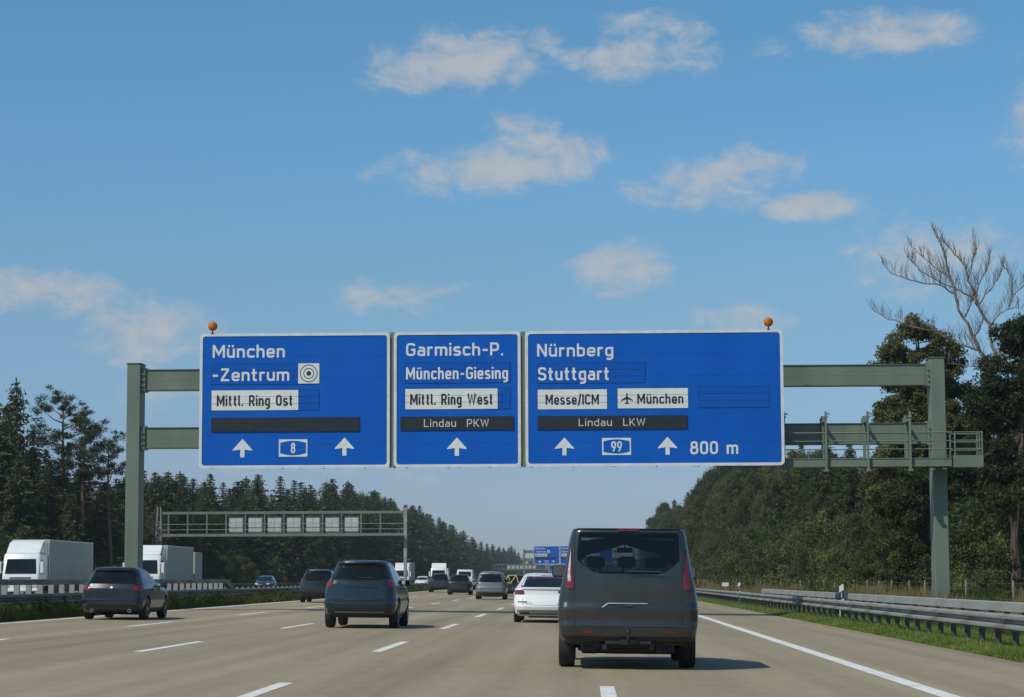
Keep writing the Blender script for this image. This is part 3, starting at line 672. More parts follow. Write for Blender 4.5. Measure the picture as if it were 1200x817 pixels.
# second, pale box rail behind it
right2 = empty('guardrail', 'pale box beam guardrail behind the W beam rail in front of the gantry post', 'guardrail', (0, 0, 0), 0, 'guardrails along the motorway')
BX = 9.5; BT = .70
s = MB(); s.cbox(-.09, .09, .008, 3.992, -.22, 0, .012); s.box(-.097, .097, 3.9, 4.1, -.2, -.02)
for dz in (-.06, -.16):
    for dy in (3.93, 4.07): s.box(-.108, -.097, dy-.018, dy+.018, dz-.018, dz+.018)
bme = s.mesh('box_beam', MT['galv_light'])
for k in range(23): link('box_beam', bme, right2, (BX, 26+4*k+2, BT))
posts(right2, BX-.02, -.18, BT-.2, 27, 120, 2.0, -1, MT['post'], wedge=False)
# left: high double beam barrier, then the low beam alone
left = empty('median_barrier', 'dark double beam barrier with pale posts left of the carriageway', 'guardrail', (0, 0, 0), 0, 'guardrails along the motorway')
LX = -15.55; LT = .90
rail(left, LX, LT, 40, 640, 1, MT['galv_old'], h=.29)
rail(left, LX-.3, LT, 40, 140, -1, MT['galv_old'], h=.29)
s = MB(); s.cbox(-.045, .045, .008, 3.992, -.16, 0, .012); ub = s.mesh('top_beam', MT['galv_old'])
for k in range(13): link('top_beam', ub, left, (LX-.07, 44+4*k, 1.31))
s = MB(); s.extr([(0, 1.16), (0, 1.31), (1.0, 1.28), (2.6, .9), (2.6, .75)], 'x', LX-.115, LX-.025); s.build('end_cap', MT['galv_old'], left, (0, 96, 0))
s = MB(); s.box(-.078, .078, -.05, .05, 0, .98); bl = s.mesh('barrier_post', MT['galv_light'])
for k in range(43): link('barrier_post', bl, left, (LX-.195, 40+1.33*k, .2))
posts(left, LX-.1, .18, LT-.03, 98, 480, 2.0, 1, MT['post'])
far_l = empty('guardrail', 'low guardrail on the far side of the median along the opposite carriageway', 'guardrail', (0, 0, 0), 0, 'guardrails along the motorway')
rail(far_l, -18.9, .92, 60, 500, -1, MT['galv'], h=.29); posts(far_l, -18.9, .2, .9, 60, 500, 2.0, -1, MT['galv_light'])
far_r = empty('guardrail', 'distant guardrail along the forest edge beyond the opposite carriageway', 'guardrail', (0, 0, 0), 0, 'guardrails along the motorway')
rail(far_r, -40.6, .95, 130, 700, 1, MT['galv'], h=.29); posts(far_r, -40.6, .2, .93, 130, 700, 4.0, 1, MT['post'])

# delineator posts
def delineator(x, y, lab):
    t = empty('delineator_post', lab, 'roadside post', (x, y, ground_z(x)-.02), 0, 'white delineator posts on the right verge')
    tri = [(-.075, -.05), (.075, -.05), (.04, .07), (-.04, .07)]
    def seg(z0, z1, nm, m_, sl=0, sl0=0, e=0):
        b_ = MB(); vs = [(a*(1+e), b2*(1+e), z0+(sl0*(a+.06))) for a, b2 in tri]+[(a*(1+e), b2*(1+e), z1+(sl*(a+.06))) for a, b2 in tri]
        b_.add(vs, [(3, 2, 1, 0), (4, 5, 6, 7)]+[(i, (i+1) % 4, 4+(i+1) % 4, 4+i) for i in range(4)]); return b_.build(nm, m_, t)
    seg(0, .66, 'lower_post', MT['white'], .55, 0); seg(.661, .93, 'black_band', MT['black'], .55, .55, .03); seg(.931, 1.13, 'post_top', MT['white'], .6, .55)
    b_ = MB(); b_.box(-.02, .02, -.062, -.0525, .75, .93); b_.build('reflector', MT['clear'], t)
delineator(8.57, 75.3, 'white delineator post with black band, the nearer one behind the guardrail')
delineator(8.75, 128, 'white delineator post with black band, the farther one near the small sign')
km = empty('kilometre_sign', 'small white roadside sign on a thin post beyond the far delineator', 'sign', (8.9, 143, -.14))
b_ = MB(); b_.tube([(0, 0, 0), (0, 0, 1.1)], .025, 6); b_.build('post', MT['galv'], km)
b_ = MB(); b_.box(-.21, .21, -.03, -.018, .90, 1.14); pb = b_.build('sign_plate', MT['white'], km)
# wire fence on the right
wf = empty('wire_fence', 'low wire fence with thin grey posts in the dry grass before the wood', 'fence', (0, 0, 0))
b_ = MB(); b_.tube([(0, 0, -.1), (0, 0, 1.22)], [.05, .045], 6); fp = b_.mesh('fence_post', MT['woodpost'])
for k in range(46): link('fence_post', fp, wf, (14.5+.06*math.sin(k*2.1), 66+5*k, ground_z(14.5)))
wr = MB()
for z in (.15, .4, .65, .9, 1.12): wr.tube([(14.5, 66, z+ground_z(14.5)), (14.5, 291, z+ground_z(14.5))], .0035, 3)
wr.build('fence_wire', MT['galv'], wf)

# ------------------------------------------------------------------ vegetation
rng = np.random.default_rng(11)
def np_mesh(name, verts, nper, mats, tint=None, midx=None):
    """verts (F*nper,3): F separate polygons of nper corners"""
    me = bpy.data.meshes.new(name); n = len(verts); F = n//nper
    me.vertices.add(n); me.vertices.foreach_set('co', verts.astype(np.float32).ravel())
    me.loops.add(n); me.loops.foreach_set('vertex_index', np.arange(n, dtype=np.int32))
    me.polygons.add(F); me.polygons.foreach_set('loop_start', np.arange(0, n, nper, dtype=np.int32))
    for m in (mats if isinstance(mats, (list, tuple)) else [mats]): me.materials.append(m)
    me.update(calc_edges=True)
    if tint is not None:
        a = me.attributes.new('tint', 'FLOAT', 'FACE'); a.data.foreach_set('value', tint.astype(np.float32))
    return me
def unit(v): return v/np.maximum(np.linalg.norm(v, axis=1, keepdims=True), 1e-9)
def leaf_quads(c, s, t=None, aspect=.55, nbias=None):
    """diamond leaves at c with size s, long axis t"""
    N = len(c); s = np.broadcast_to(np.asarray(s, float), (N,))[:, None]
    if t is None: t = unit(rng.normal(size=(N, 3)))
    n = rng.normal(size=(N, 3))
    if nbias is not None: n = n+nbias
    b = unit(np.cross(n, t)); 
    return np.stack([c-t*s*.5, c-b*s*aspect*.5, c+t*s*.5, c+b*s*aspect*.5], 1).reshape(-1, 3)

def spruce_mesh(seed, H=18., R=3.2, bare=0.0, sparse=1.0):
    g_ = np.random.default_rng(seed); C = []; T = []; S = []; TI = []
    z = bare*H+.4
    while z < H-.15:
        f = 1-z/H; r = R*min(1.0, 1.18*f**.72)*(.72+.45*g_.random()); nb = int(6+4*f)
        a0 = g_.random()*6.28
        for k in range(nb):
            if g_.random() > sparse: continue
            a = a0+6.283*k/nb+g_.normal()*.2; L = r*(.5+.7*g_.random())+.12; n = max(3, int(L*7))
            u = (np.arange(n)+.5)/n; droop = -.30*L*u+.16*L*u**2
            ctint = g_.random()*.55
            for rep in range(3):
                px = np.cos(a)*L*u; py = np.sin(a)*L*u; pz = z+droop
                c = np.stack([px, py, pz], 1)+g_.normal(size=(n, 3))*np.array([.13, .13, .09])*(1+L*.1)
                side = g_.normal(size=(n, 3))*.55; d = np.stack([np.cos(a)*np.ones(n), np.sin(a)*np.ones(n), -.45-.5*g_.random(n)], 1)+side
                C.append(c); T.append(d); S.append((.34+.2*g_.random(n))*(.55+.55*min(1, L/2))); TI.append(np.clip(ctint+.5*u*g_.random(n)+.1*g_.random(n), 0, 1))
        z += .26+.22*g_.random()+.1*f
    C = np.concatenate(C); T = unit(np.concatenate(T)); S = np.concatenate(S); TI = np.concatenate(TI)
    # leader
    k = 10; C2 = np.stack([g_.normal(size=k)*.05, g_.normal(size=k)*.05, H-.5+.6*np.arange(k)/k], 1); T2 = unit(g_.normal(size=(k, 3))*.4+np.array([0, 0, 1]))
    C = np.vstack([C, C2]); T = np.vstack([T, T2]); S = np.append(S, [.3]*k); TI = np.append(TI, [.5]*k)
    return np_mesh('crown', leaf_quads(C, S, T, .42), 4, MT['spruce'], TI)
def trunk_mesh(pts, rs, m, n=8, extra=()):
    b_ = MB(); b_.tube(pts, rs, n)
    for p_, r_ in extra: b_.tube(p_, r_, 5)
    return b_.mesh('trunk', m, 40)
def clump_cloud(centres, radii, per, size, g_, m, name='crown', flat=.8, aspect=.6, tl=None, shell=.55):
    C = []; S = []; TI = []; NB = []
    for (c, r, q) in zip(centres, radii, per):
        d = unit(g_.normal(size=(q, 3))); rr = r*(shell+(1-shell)*g_.random(q))[:, None]*(.8+.35*np.sin(5*d[:, :1]+3*d[:, 1:2]+g_.random()*6))
        d2 = d*rr; d2[:, 2] *= flat
        C.append(np.asarray(c)+d2); S.append(size*(.6+.8*g_.random(q))); base = g_.random()
        TI.append(np.clip(base*.6+.4*g_.random(q), 0, 1)); NB.append(d*1.2+np.array([0, 0, .5]))
    return np_mesh(name, leaf_quads(np.concatenate(C), np.concatenate(S), None, aspect, np.concatenate(NB)), 4, m, np.concatenate(TI))
def broad_mesh(seed, H=14., R=4., low=.12, m='leaf', leaf=.145, nclump=115, per=400):
    g_ = np.random.default_rng(seed); cs = []; rs = []; limbs = []
    th = H*.42; 
    for k in range(nclump):
        z = low+(1-low)*g_.random()**.85; env = math.sin(PI*min(1, (z-low*.4)/(1-low*.4))**.75)**.6
        a = g_.random()*6.283; lob = .78+.22*math.sin(3*a+seed)+.1*math.sin(7*z*6+a*2)
        rad_ = R*env*lob*(.45+.55*g_.random()**.5); c = (math.cos(a)*rad_, math.sin(a)*rad_, z*H-.4)
        cs.append(c); rs.append((.55+.65*g_.random())*R/4.2)
        if k % 6 == 0: limbs.append(([(0, 0, min(th, c[2]*.6)), (c[0]*.45, c[1]*.45, c[2]*.78), (c[0]*.9, c[1]*.9, c[2])], [.09, .05, .02]))
    cr = clump_cloud(cs, rs, [int(per*(.7+.6*g_.random())) for _ in cs], leaf, g_, MT[m])
    tr = trunk_mesh([(0, 0, -.2), (.05, 0, H*.2), (-.1, .08, H*.5), (0, 0, H*.86)], [.26, .2, .13, .03], MT['bark'], 8, limbs)
    return cr, tr
def pine_mesh(seed, H=17., R=2.6, lo=.5, lean=.0):
    g_ = np.random.default_rng(seed); cs = []; rs = []; limbs = []
    bend = [(0, 0, -.2), (lean*.3, 0, H*.3), (lean*.8+.1, .1, H*.6), (lean, 0, H*.97)]
    for k in range(26):
        z = lo+(1.0-lo)*(k+.5)/26; a = k*2.4+g_.normal()*.4; u = (z-lo)/(1-lo); env = math.sin(PI*(.14+.78*u))**.8
        r_ = R*env*(.35+.75*g_.random()); tx = lean*z
        c = np.array((tx+math.cos(a)*r_, math.sin(a)*r_, z*H+g_.normal()*.2+.25)); limbs.append(([(tx, 0, z*H-.5), (tx*.5+c[0]*.5, c[1]*.5, z*H-.25), tuple(c-np.array((0, 0, .15)))], [.07, .05, .02]))
        for q in range(6):
            cs.append(tuple(c+g_.normal(size=3)*np.array((.55, .55, .30)))); rs.append(.34+.34*g_.random())
    for k in range(4):
        z = lo*(.55+.4*g_.random()); a = g_.random()*6.28; limbs.append(([(lean*z, 0, z*H), (lean*z+math.cos(a)*1.1, math.sin(a)*1.1, z*H-.1+.3*g_.random())], [.04, .012]))
    cr = clump_cloud(cs, rs, [110]*len(cs), .20, g_, MT['pine'], flat=.68, aspect=.3)
    tr = trunk_mesh(bend, [.24, .2, .15, .04], MT['pinebark'], 8, limbs)
    return cr, tr

SP = []
for i, (H_, R_) in enumerate(((18, 3.3), (18, 2.8), (18, 4.0), (18, 3.1), (18, 3.6))):
    SP.append((spruce_mesh(20+i, H_, R_, bare=.02), trunk_mesh([(0, 0, -.2), (0, 0, H_*.5), (0, 0, H_*.985)], [.24, .13, .02], MT['bark'])))
MT['leafolive'] = leaf_mat('olive_leaves', (.062, .070, .024), (.140, .140, .055), .45)
BR = [broad_mesh(40, 14, 4.0, m='leafolive'), broad_mesh(41, 14, 3.4, .08, 'leafdark'), broad_mesh(42, 14, 4.6, .06), broad_mesh(43, 14, 3.0, .1, 'leafdark'), broad_mesh(44, 14, 3.8, .05, 'leafdark', nclump=110)]
PN = [pine_mesh(60, 17, 2.5, .5, .3), pine_mesh(61, 17, 2.3, .58, -.5), pine_mesh(62, 17, 2.9, .42, .5)]
BU = []
for i, m_ in enumerate(('leafolive', 'leaflight', 'leafdark', 'leaf')):
    BU.append(broad_mesh(80+i, 4.5, 2.4, .0, m_, leaf=.12, nclump=44, per=210))
def plant(kind, protos, k, x, y, h, h0, label, cat, group=None, name=None, rz=None, sx=1.0):
    z = ground_z(x)-.05
    t = empty(name or kind, label, cat, (x, y, z), rng.random()*6.28 if rz is None else rz, group)
    cr, tr = protos[k % len(protos)]; s = h/h0
    t.scale = (s*sx, s*sx, s)
    link('crown', cr, t); link('trunk', tr, t); return t
# --- left wood: front rows of spruces with some broadleaf undergrowth
GL = 'spruces of the wood behind the opposite carriageway'; LBL = 'dark green spruce in the dense wood left of the motorway'
def where_left(y):
    for a, t_ in ((215, 'behind the white lorries at the left'), (262, 'left of the signal gantry lattice mast'), (330, 'rising above the left half of the signal gantry'), (430, 'rising above the right half of the signal gantry'), (600, 'just right of the signal gantry post'), (900, 'on the falling skyline over the distant traffic')):
        if y < a: return t_
    return 'near the far end of the left wood'
y = 176.; n = 0
while y < 1500:
    st = 3.6 if y < 260 else (5.6 if y < 460 else (7.0 if y < 800 else 14))
    for row, xo in ((0, -44.5), (1, -48.5), (2, -53.5)):
        if row == 2 and y > 360: continue
        if row == 1 and y > 700: continue
        x = xo+rng.normal()*1.0; yy = y+rng.normal()*st*.3+row*1.7
        base = np.interp(yy, [170, 215, 260, 317, 376, 429, 500, 582, 740, 900, 1000, 1500], [11, 11, 11.8, 14.4, 16.4, 18.4, 19.8, 19.8, 19, 16.5, 16, 20])
        h = base*(.80+.28*rng.random()+.03*row)*(1+.05*math.sin(yy*.11))
        if (row == 0 and rng.random() < .36) or (row and rng.random() < .22):
            plant('broadleaf_tree', BR, int(rng.integers(5)), x, yy, h*(.72 if row == 0 else .9), 14, 'rounded leafy tree in the left wood '+where_left(yy), 'tree', 'leafy trees '+where_left(yy))
        else:
            plant('spruce_tree', SP, int(rng.integers(5)), x, yy, h, 18, 'dark green spruce of the left wood '+where_left(yy), 'tree', 'spruces '+where_left(yy), sx=1.25+.3*rng.random())
        n += 1
    y += st
for i in range(46):
    y = 150+i*6.5+rng.normal()*1.5
    plant('bush', BU, int(rng.integers(0, 4)) if i % 3 else 2, -42.3+rng.normal()*.4, y, 3.2+2*rng.random(), 4.5, 'green bush along the foot of the left wood', 'bush', 'bushes at the foot of the left wood')
# heroes on the left
def hero(kind, protos, k, x, y, h, h0, lab, rz=0, sx=1.0): return plant(kind, protos, k, x, y, h, h0, lab, 'tree', None, None, rz, sx)
SPH = [(spruce_mesh(301, 19, 3.6, .02, .92), trunk_mesh([(0, 0, -.2), (0, 0, 9), (0, 0, 18.8)], [.28, .16, .02], MT['bark']))]
hero('spruce_tree', SPH, 0, -49.2, 190, 18.4, 19, 'tallest spruce with a pointed open top at the left picture edge', .4)
hero('spruce_tree', SP, 2, -48.2, 180, 15.6, 18, 'broad dark spruce at the left edge just behind the white lorry', 1.0, 1.15)
hero('spruce_tree', SP, 0, -51.5, 196, 16.8, 18, 'spruce leaning out of the left picture edge beside the tallest one', 2.0, 1.2)
hero('spruce_tree', SP, 3, -46.9, 187, 13.8, 18, 'dark spruce between the tallest spruce and the first pine', 2.6, 1.2)
hero('pine_tree', PN, 0, -45.4, 190, 16.9, 17, 'tall pine with tufted crown, left one of the two pines above the lorry trailer', .2, 1.05)
hero('pine_tree', PN, 1, -43.3, 190, 14.9, 17, 'pine with bare orange trunk above the lorry trailer, slightly shorter of the pair', 2.2, 1.05)
hero('pine_tree', PN, 2, -39.9-1.2, 192, 13.6, 17, 'dense topped pine right behind the left gantry post', 3.0, 1.0)
for i, (x, y, h) in enumerate(((-46.2, 184, 8.6), (-44.2, 183, 7.4), (-42.5, 182, 7.9), (-41.8, 186, 7.2), (-47.6, 177, 9.5), (-45.4, 175, 7.2), (-43.2, 176, 6.6), (-41.5, 177, 6.2))):
    plant('spruce_tree', SP, i, x, y, h, 18, 'young spruce crowding below the tall pines on the left', 'tree', 'young spruces below the left pines', sx=1.4)

# --- right wood
GR = 'trees of the wood right of the motorway'
def hR(y):  # skyline
    return float(np.interp(y, [95, 150, 181, 215, 250, 300, 360, 398, 408, 440, 572, 673, 900], [9.0, 9.4, 10.2, 11.8, 13.9, 17.4, 20.6, 21.8, 15.8, 17.0, 21.5, 22, 24]))
def where_right(y):
    for a, t_ in ((150, 'behind the right gantry post'), (200, 'below the gantry walkway on the right'), (300, 'below the right end of the big sign'), (480, 'right of the van at mid distance')):
        if y < a: return t_
    return 'on the far slope of trees just above the van'
y = 108.
while y < 690:
    st = 3.6 if y < 300 else (5 if y < 500 else 11)
    for row, xo in ((0, 20.5), (1, 24.5), (2, 29)):
        if row == 2 and y > 330: continue
        yy = y+rng.normal()*st*.3+row; x = xo+rng.normal()*.9; h = hR(yy*xo/(x if x > 15 else 15))*(.74+.31*rng.random()+.03*row)*(.86 if row == 0 else 1.0)
        if row and rng.random() < (.55 if 150 < yy < 260 else .25):
            plant('spruce_tree', SP, int(rng.integers(5)), x, yy, h*1.06, 18, 'dark spruce of the right wood '+where_right(yy), 'tree', 'right wood spruces '+where_right(yy), sx=1.1)
        else:
            plant('broadleaf_tree', BR, int(rng.integers(5)), x, yy, h, 14, 'leafy tree of the right wood '+where_right(yy), 'tree', 'right wood leafy trees '+where_right(yy))
    y += st
for i in range(26):
    k = (0, 1, 2, 3, 0)[i % 5]
    plant('bush', BU, k, 18.9+rng.normal()*.5, 128+i*7.5+rng.normal()*2, 4.6+2.4*rng.random(), 4.5, ('olive green', 'light yellow green', 'dark green', 'olive green')[k]+' tall rounded bush standing before the trees of the right wood', 'bush', ('olive', 'light', 'dark', 'olive')[k]+' tall bushes before the right wood')
for i in range(60):
    y = 84+i*4.6+rng.normal(); x = 17.9+rng.normal()*.6
    k = int(rng.integers(4)); h = 2.8+3.2*rng.random()
    plant('bush', BU, k, x, y, h*(1+.3*(y > 180)), 4.5, ('mid green', 'light yellow green', 'dark green', 'mid green')[k]+' bush at the foot of the right wood', 'bush', ('green', 'light green', 'dark green', 'green')[k]+' bushes along the right wood edge')
for i, (yy, h) in enumerate(((209, 12.2), (197, 11.6), (186, 11.3), (178, 10.7), (168, 10.2), (226, 12.4))):
    plant('spruce_tree', SP, i, 20.2+.3*(i % 2), yy, h, 18, 'pointed dark spruce on the skyline between the big sign and the right gantry post', 'tree', 'pointed spruces on the right skyline', sx=1.2)
for i, (xx, yy, h) in enumerate(((18.6, 122, 9.6), (20.3, 124, 10.8), (19.4, 119, 8.4), (22.5, 121, 11.5), (17.6, 125, 8.6), (23.6, 117, 11))):
    plant('broadleaf_tree', BR, i+1, xx, yy, h, 14, 'leafy tree closing the wood right behind the big trees at the right gantry post', 'tree', 'leafy trees behind the right edge trees', sx=1.25)
# big trees at the right picture edge
def big_leafy(seed, blobs, leaf, m, lab, x, y, trunkpts, tr, per=420):
    g_ = np.random.default_rng(seed); cs = []; rs = []
    for (bx, by, bz, R_, n_) in blobs:
        d = unit(g_.normal(size=(n_, 3)))*(R_*(.35+.65*g_.random(n_)**.5))[:, None]
        for q in d: cs.append((bx+q[0], by+q[1], bz+q[2]*.85)); rs.append(.32+.36*g_.random())
    t = empty('broadleaf_tree', lab, 'tree', (x, y, ground_z(x)-.05))
    link('crown', clump_cloud(cs, rs, [int(per*(.6+.8*g_.random())) for _ in cs], leaf, g_, MT[m], flat=.8), t)
    lim = []
    for (bx, by, bz, R_, n_) in blobs: lim.append(([(trunkpts[-2][0], trunkpts[-2][1], trunkpts[-2][2]), (bx*.6+trunkpts[-2][0]*.4, by*.5, (bz+trunkpts[-2][2])/2), (bx, by, bz)], [.12, .08, .03]))
    link('trunk', trunk_mesh(trunkpts, tr, MT['bark'], 8, lim), t); return t
# coordinates relative to the trunk, metres
big_leafy(5, [(.1, 0, 14.3, .8, 13), (-.7, .3, 13.0, 1.1, 18), (1.2, 0, 13.3, .9, 12), (.3, .3, 12.2, 1.2, 20), (1.5, .2, 12.0, 1.0, 14), (-.8, .2, 10.7, 1.1, 16), (-1.6, 0, 11.9, .9, 12), (1.9, .2, 8.6, 1.1, 16), (-.9, .3, 8.6, 1.0, 14), (.5, .4, 11.5, 1.5, 24), (2.0, .2, 10.6, 1.1, 14), (-.6, 0, 9.6, 1.4, 26), (.9, 0, 9.2, 1.4, 26), (.3, .3, 10.4, 1.2, 18), (-1.5, .2, 9.9, .9, 12),
              (-1.4, 0, 7.6, 1.1, 14), (.4, .2, 7.4, 1.4, 24), (-1.6, .3, 5.6, 1.1, 14), (-.2, 0, 5.2, 1.5, 26), (1.1, 0, 5.4, 1.3, 20), (-.4, 0, 3.2, 1.6, 28), (1.3, .2, 3.0, 1.4, 20), (-.2, 0, 1.2, 1.5, 24)],
          .135, 'leaf', 'tall leafy tree with clumped crown behind the right gantry corner', 17.35, 116, [(0, 0, -.2), (.1, 0, 5), (.2, 0, 10), (0, 0, 13.6)], [.24, .18, .1, .03])
big_leafy(6, [(.6, 0, 12.9, 1.2, 24), (1.9, .2, 13.0, 1.4, 26), (-.1, 0, 11.3, 1.3, 24), (1.6, 0, 10.8, 1.7, 34), (-.9, .2, 9.4, 1.4, 24), (.9, 0, 8.8, 1.8, 40), (2.4, 0, 8.6, 1.7, 30), (-1.4, 0, 7.0, 1.5, 26), (.6, 0, 6.5, 2.0, 46), (2.4, .2, 6.0, 1.9, 34),
              (-1.9, 0, 4.6, 1.6, 28), (.3, 0, 4.2, 2.0, 46), (2.5, 0, 3.6, 1.9, 34), (-1.5, .2, 2.2, 1.6, 28), (.8, 0, 1.7, 2.0, 40), (2.6, 0, 1.2, 1.6, 26), (-2.6, 0, 1.4, 1.2, 18)],
          .135, 'leafdark', 'massive dark green tree filling the right picture edge behind the rail', 21.0, 110, [(0, 0, -.2), (.2, 0, 4), (.6, 0, 8.5), (.9, 0, 12)], [.3, .24, .15, .04])
big_leafy(8, [(0, 0, 6.2, 1.3, 20), (-.8, 0, 4.6, 1.4, 24), (.8, .1, 4.4, 1.4, 24), (-.2, 0, 2.8, 1.6, 30), (1.0, 0, 1.6, 1.4, 24), (-1.0, 0, 1.2, 1.3, 20)],
          .125, 'leafdark', 'smaller leafy tree just left of the right gantry post', 16.9, 112, [(0, 0, -.2), (0, 0, 2), (0, 0, 4), (0, 0, 6)], [.14, .1, .07, .02])
# the bare dead tree
def dead_tree():
    g_ = random.Random(5)
    t = empty('dead_tree', 'bare dead tree with bleached forked branches rising over the right wood', 'dead tree', (20.6, 112.5, ground_z(20.6)-.05))
    tr = MB(); tr.tube([(.3, 0, -.2), (.35, 0, 4), (.3, 0, 7.6), (.22, 0, 9.9)], [.26, .22, .19, .16], 8)
    tr.build('trunk', MT['deadwood'], t, smooth=40)
    limbs = [
        ([(0.22, -0.00, 9.85), (0.04, -0.02, 11.58), (-0.52, -0.03, 12.51), (-0.95, -0.05, 13.36), (-1.39, -0.06, 14.31), (-1.80, -0.08, 15.48), (-2.08, -0.09, 16.65), (-2.27, -0.11, 17.60), (-2.60, -0.13, 18.33), (-2.86, -0.14, 19.03)], 0.155),
        ([(0.30, 0.00, 11.75), (0.04, 0.00, 12.84), (-0.10, 0.01, 13.88), (-0.52, 0.01, 14.74), (-0.78, 0.01, 15.48), (-1.06, 0.01, 16.21), (-1.21, 0.02, 16.95), (-1.58, 0.02, 17.38), (-2.06, 0.02, 17.96), (-2.42, 0.02, 18.44)], 0.115),
        ([(-1.82, -0.00, 15.56), (-2.55, -0.01, 15.95), (-3.29, -0.03, 16.11), (-4.24, -0.04, 16.26), (-4.98, -0.05, 16.59), (-5.45, -0.07, 17.22)], 0.055),
        ([(-0.52, 0.00, 14.74), (-0.84, 0.01, 15.22), (-1.47, 0.02, 15.63), (-2.12, 0.02, 15.95), (-2.75, 0.03, 16.26), (-3.51, 0.04, 16.73), (-3.92, 0.05, 17.17), (-4.13, 0.05, 17.49)], 0.070),
        ([(-1.90, 0.00, 16.21), (-2.42, 0.02, 16.65), (-3.07, 0.03, 17.17), (-3.59, 0.05, 17.68), (-4.03, 0.06, 18.12)], 0.040),
        ([(-0.74, -0.00, 15.39), (-0.43, -0.07, 16.21), (-0.10, -0.13, 16.73), (0.00, -0.20, 17.38)], 0.045),
        ([(-0.61, -0.00, 14.96), (0.00, -0.07, 15.69), (0.43, -0.15, 16.21), (0.65, -0.22, 16.86)], 0.050),
        ([(-1.06, 0.00, 16.21), (-0.84, 0.05, 17.17), (-0.65, 0.10, 17.60), (-0.69, 0.15, 18.51)], 0.035),
        ([(-0.61, -0.00, 12.66), (-0.91, -0.01, 12.66), (-1.60, -0.03, 12.98), (-2.34, -0.04, 13.36), (-3.07, -0.06, 13.62), (-3.94, -0.07, 13.83), (-4.66, -0.09, 14.05), (-5.29, -0.10, 14.31), (-5.77, -0.12, 14.62), (-6.03, -0.13, 14.74)], 0.065),
        ([(-0.13, -0.00, 11.75), (-0.43, -0.04, 11.81), (-1.47, -0.08, 11.81), (-2.34, -0.12, 11.97)], 0.045),
        ([(-0.09, 0.00, 13.75), (0.52, 0.07, 14.52), (1.08, 0.15, 14.74), (1.69, 0.22, 14.83)], 0.050),
        ([(0.30, -0.00, 12.01), (0.65, -0.00, 12.62), (0.95, -0.01, 13.67), (1.60, -0.01, 14.09)], 0.060),
        ([(0.95, 0.00, 14.78), (1.13, 0.04, 15.36), (1.17, 0.08, 16.21), (0.85, 0.12, 16.74), (0.64, 0.16, 17.08)], 0.050),
        ([(1.13, -0.00, 15.36), (1.65, -0.00, 15.78), (2.03, -0.01, 16.34)], 0.040),
        ([(-0.87, 0.00, 13.23), (-0.48, 0.03, 13.75), (-0.30, 0.06, 14.35)], 0.050),
        ([(-1.30, -0.00, 14.18), (-1.08, -0.07, 14.78), (-0.95, -0.14, 15.22)], 0.040)]
    def twigs(p, d, L, r, dep, mb):
        if dep == 0 or L < .18: return
        pts = [p]; q = p.copy(); dd = d.copy()
        for k in range(3):
            dd = (dd+Vector((g_.gauss(0, .07), g_.gauss(0, .07), .06))).normalized(); q = q+dd*L/3; pts.append(q.copy())
        mb.tube(pts, [r, r*.8, r*.6, r*.35], 4, False)
        for k in range(2 if dep > 1 else 1):
            s_ = pts[1+k]; nd = (dd+Vector((g_.choice((-1, 1))*(.3+.3*g_.random()), g_.gauss(0, .35), .45))).normalized()
            twigs(s_, nd, L*.62, r*.6, dep-1, mb)
    for path, r in limbs:
        P = [Vector(p) for p in path]; mb = MB(); n = len(P)
        Q = []; 
        for i in range(n-1):
            for u_ in (0, .34, .67): Q.append(P[i].lerp(P[i+1], u_)+Vector((g_.gauss(0, .035), g_.gauss(0, .035), g_.gauss(0, .035))))
        Q.append(P[-1]); nq = len(Q)
        mb.tube(Q, [r*.74*(1-.86*i/(nq-1))*(.88+.24*g_.random())+.005 for i in range(nq)], 7)
        for i in range(1, n):
            for k in range(2 if r > .1 and i < n*.5 else 8):
                a = P[i-1].lerp(P[i], g_.random()); d = (P[i]-P[i-1]).normalized()
                nd = (d*.35+Vector((g_.choice((-1, 1))*(.1+.4*g_.random()), g_.gauss(0, .3), 1.0))).normalized()
                twigs(a, nd, (.4+.85*g_.random())*(1-.6*i/n), .012, 3, mb)
        mb.build('branch', MT['deadwood'], t)
    return t
dead_tree()
# hazy wood closing the horizon
for i in range(44):
    x = -64+i*3.3+rng.normal()*1.2; y = 1540+rng.normal()*18
    plant('spruce_tree', SP, i, x, y, 17*(.8+.35*rng.random()), 18, 'hazy faraway spruce closing the horizon at the end of the motorway', 'tree', 'faraway spruces at the end of the motorway', sx=1.7)

# --- grasses: blades as single triangles
def blades(name, n, xf, yf, hf, w, m, label, cat, lean=.35, zoff=0., tl=(0, 1)):
    x = xf(n); y = yf(n); h = hf(x, y); z = np.interp(x, GX, GZ)+zoff
    a = rng.random(n)*6.283; ln = np.abs(rng.normal(size=n))*lean
    base = np.stack([x, y, z-.01], 1); side = np.stack([np.cos(a), np.sin(a), np.zeros(n)], 1)*(w*(.6+.8*rng.random(n)))[:, None]
    tip = base+np.stack([np.cos(a+1.3)*ln*h, np.sin(a+1.3)*ln*h, h], 1)
    v = np.stack([base-side, base+side, tip], 1).reshape(-1, 3)
    cl = .5+.5*np.sin(x*3.1+np.sin(y*.9)*2)*np.sin(y*1.7+x)
    o = link(name, np_mesh(name, v, 3, MT[m], np.clip(tl[0]+(tl[1]-tl[0])*(.45*cl+.55*rng.random(n)), 0, 1)))
    return tag(o, label, cat, None, 'stuff')
GX = np.linspace(-60, 60, 4801); GZ = np.array([ground_z(v) for v in GX])
def ydist(a, b_): return lambda n: 1/(1/b_+(1/a-1/b_)*rng.random(n))        # denser near
def patchy(x, y, k=1.0): return .5+.5*np.sin(x*2.3*k+1.3*np.sin(y*.43*k))*np.sin(y*.61*k+.7*np.sin(x*1.9*k))
E1 = lambda n: 6.86+.05*np.abs(rng.normal(size=n))+(rng.random(n)**1.15)*2.9
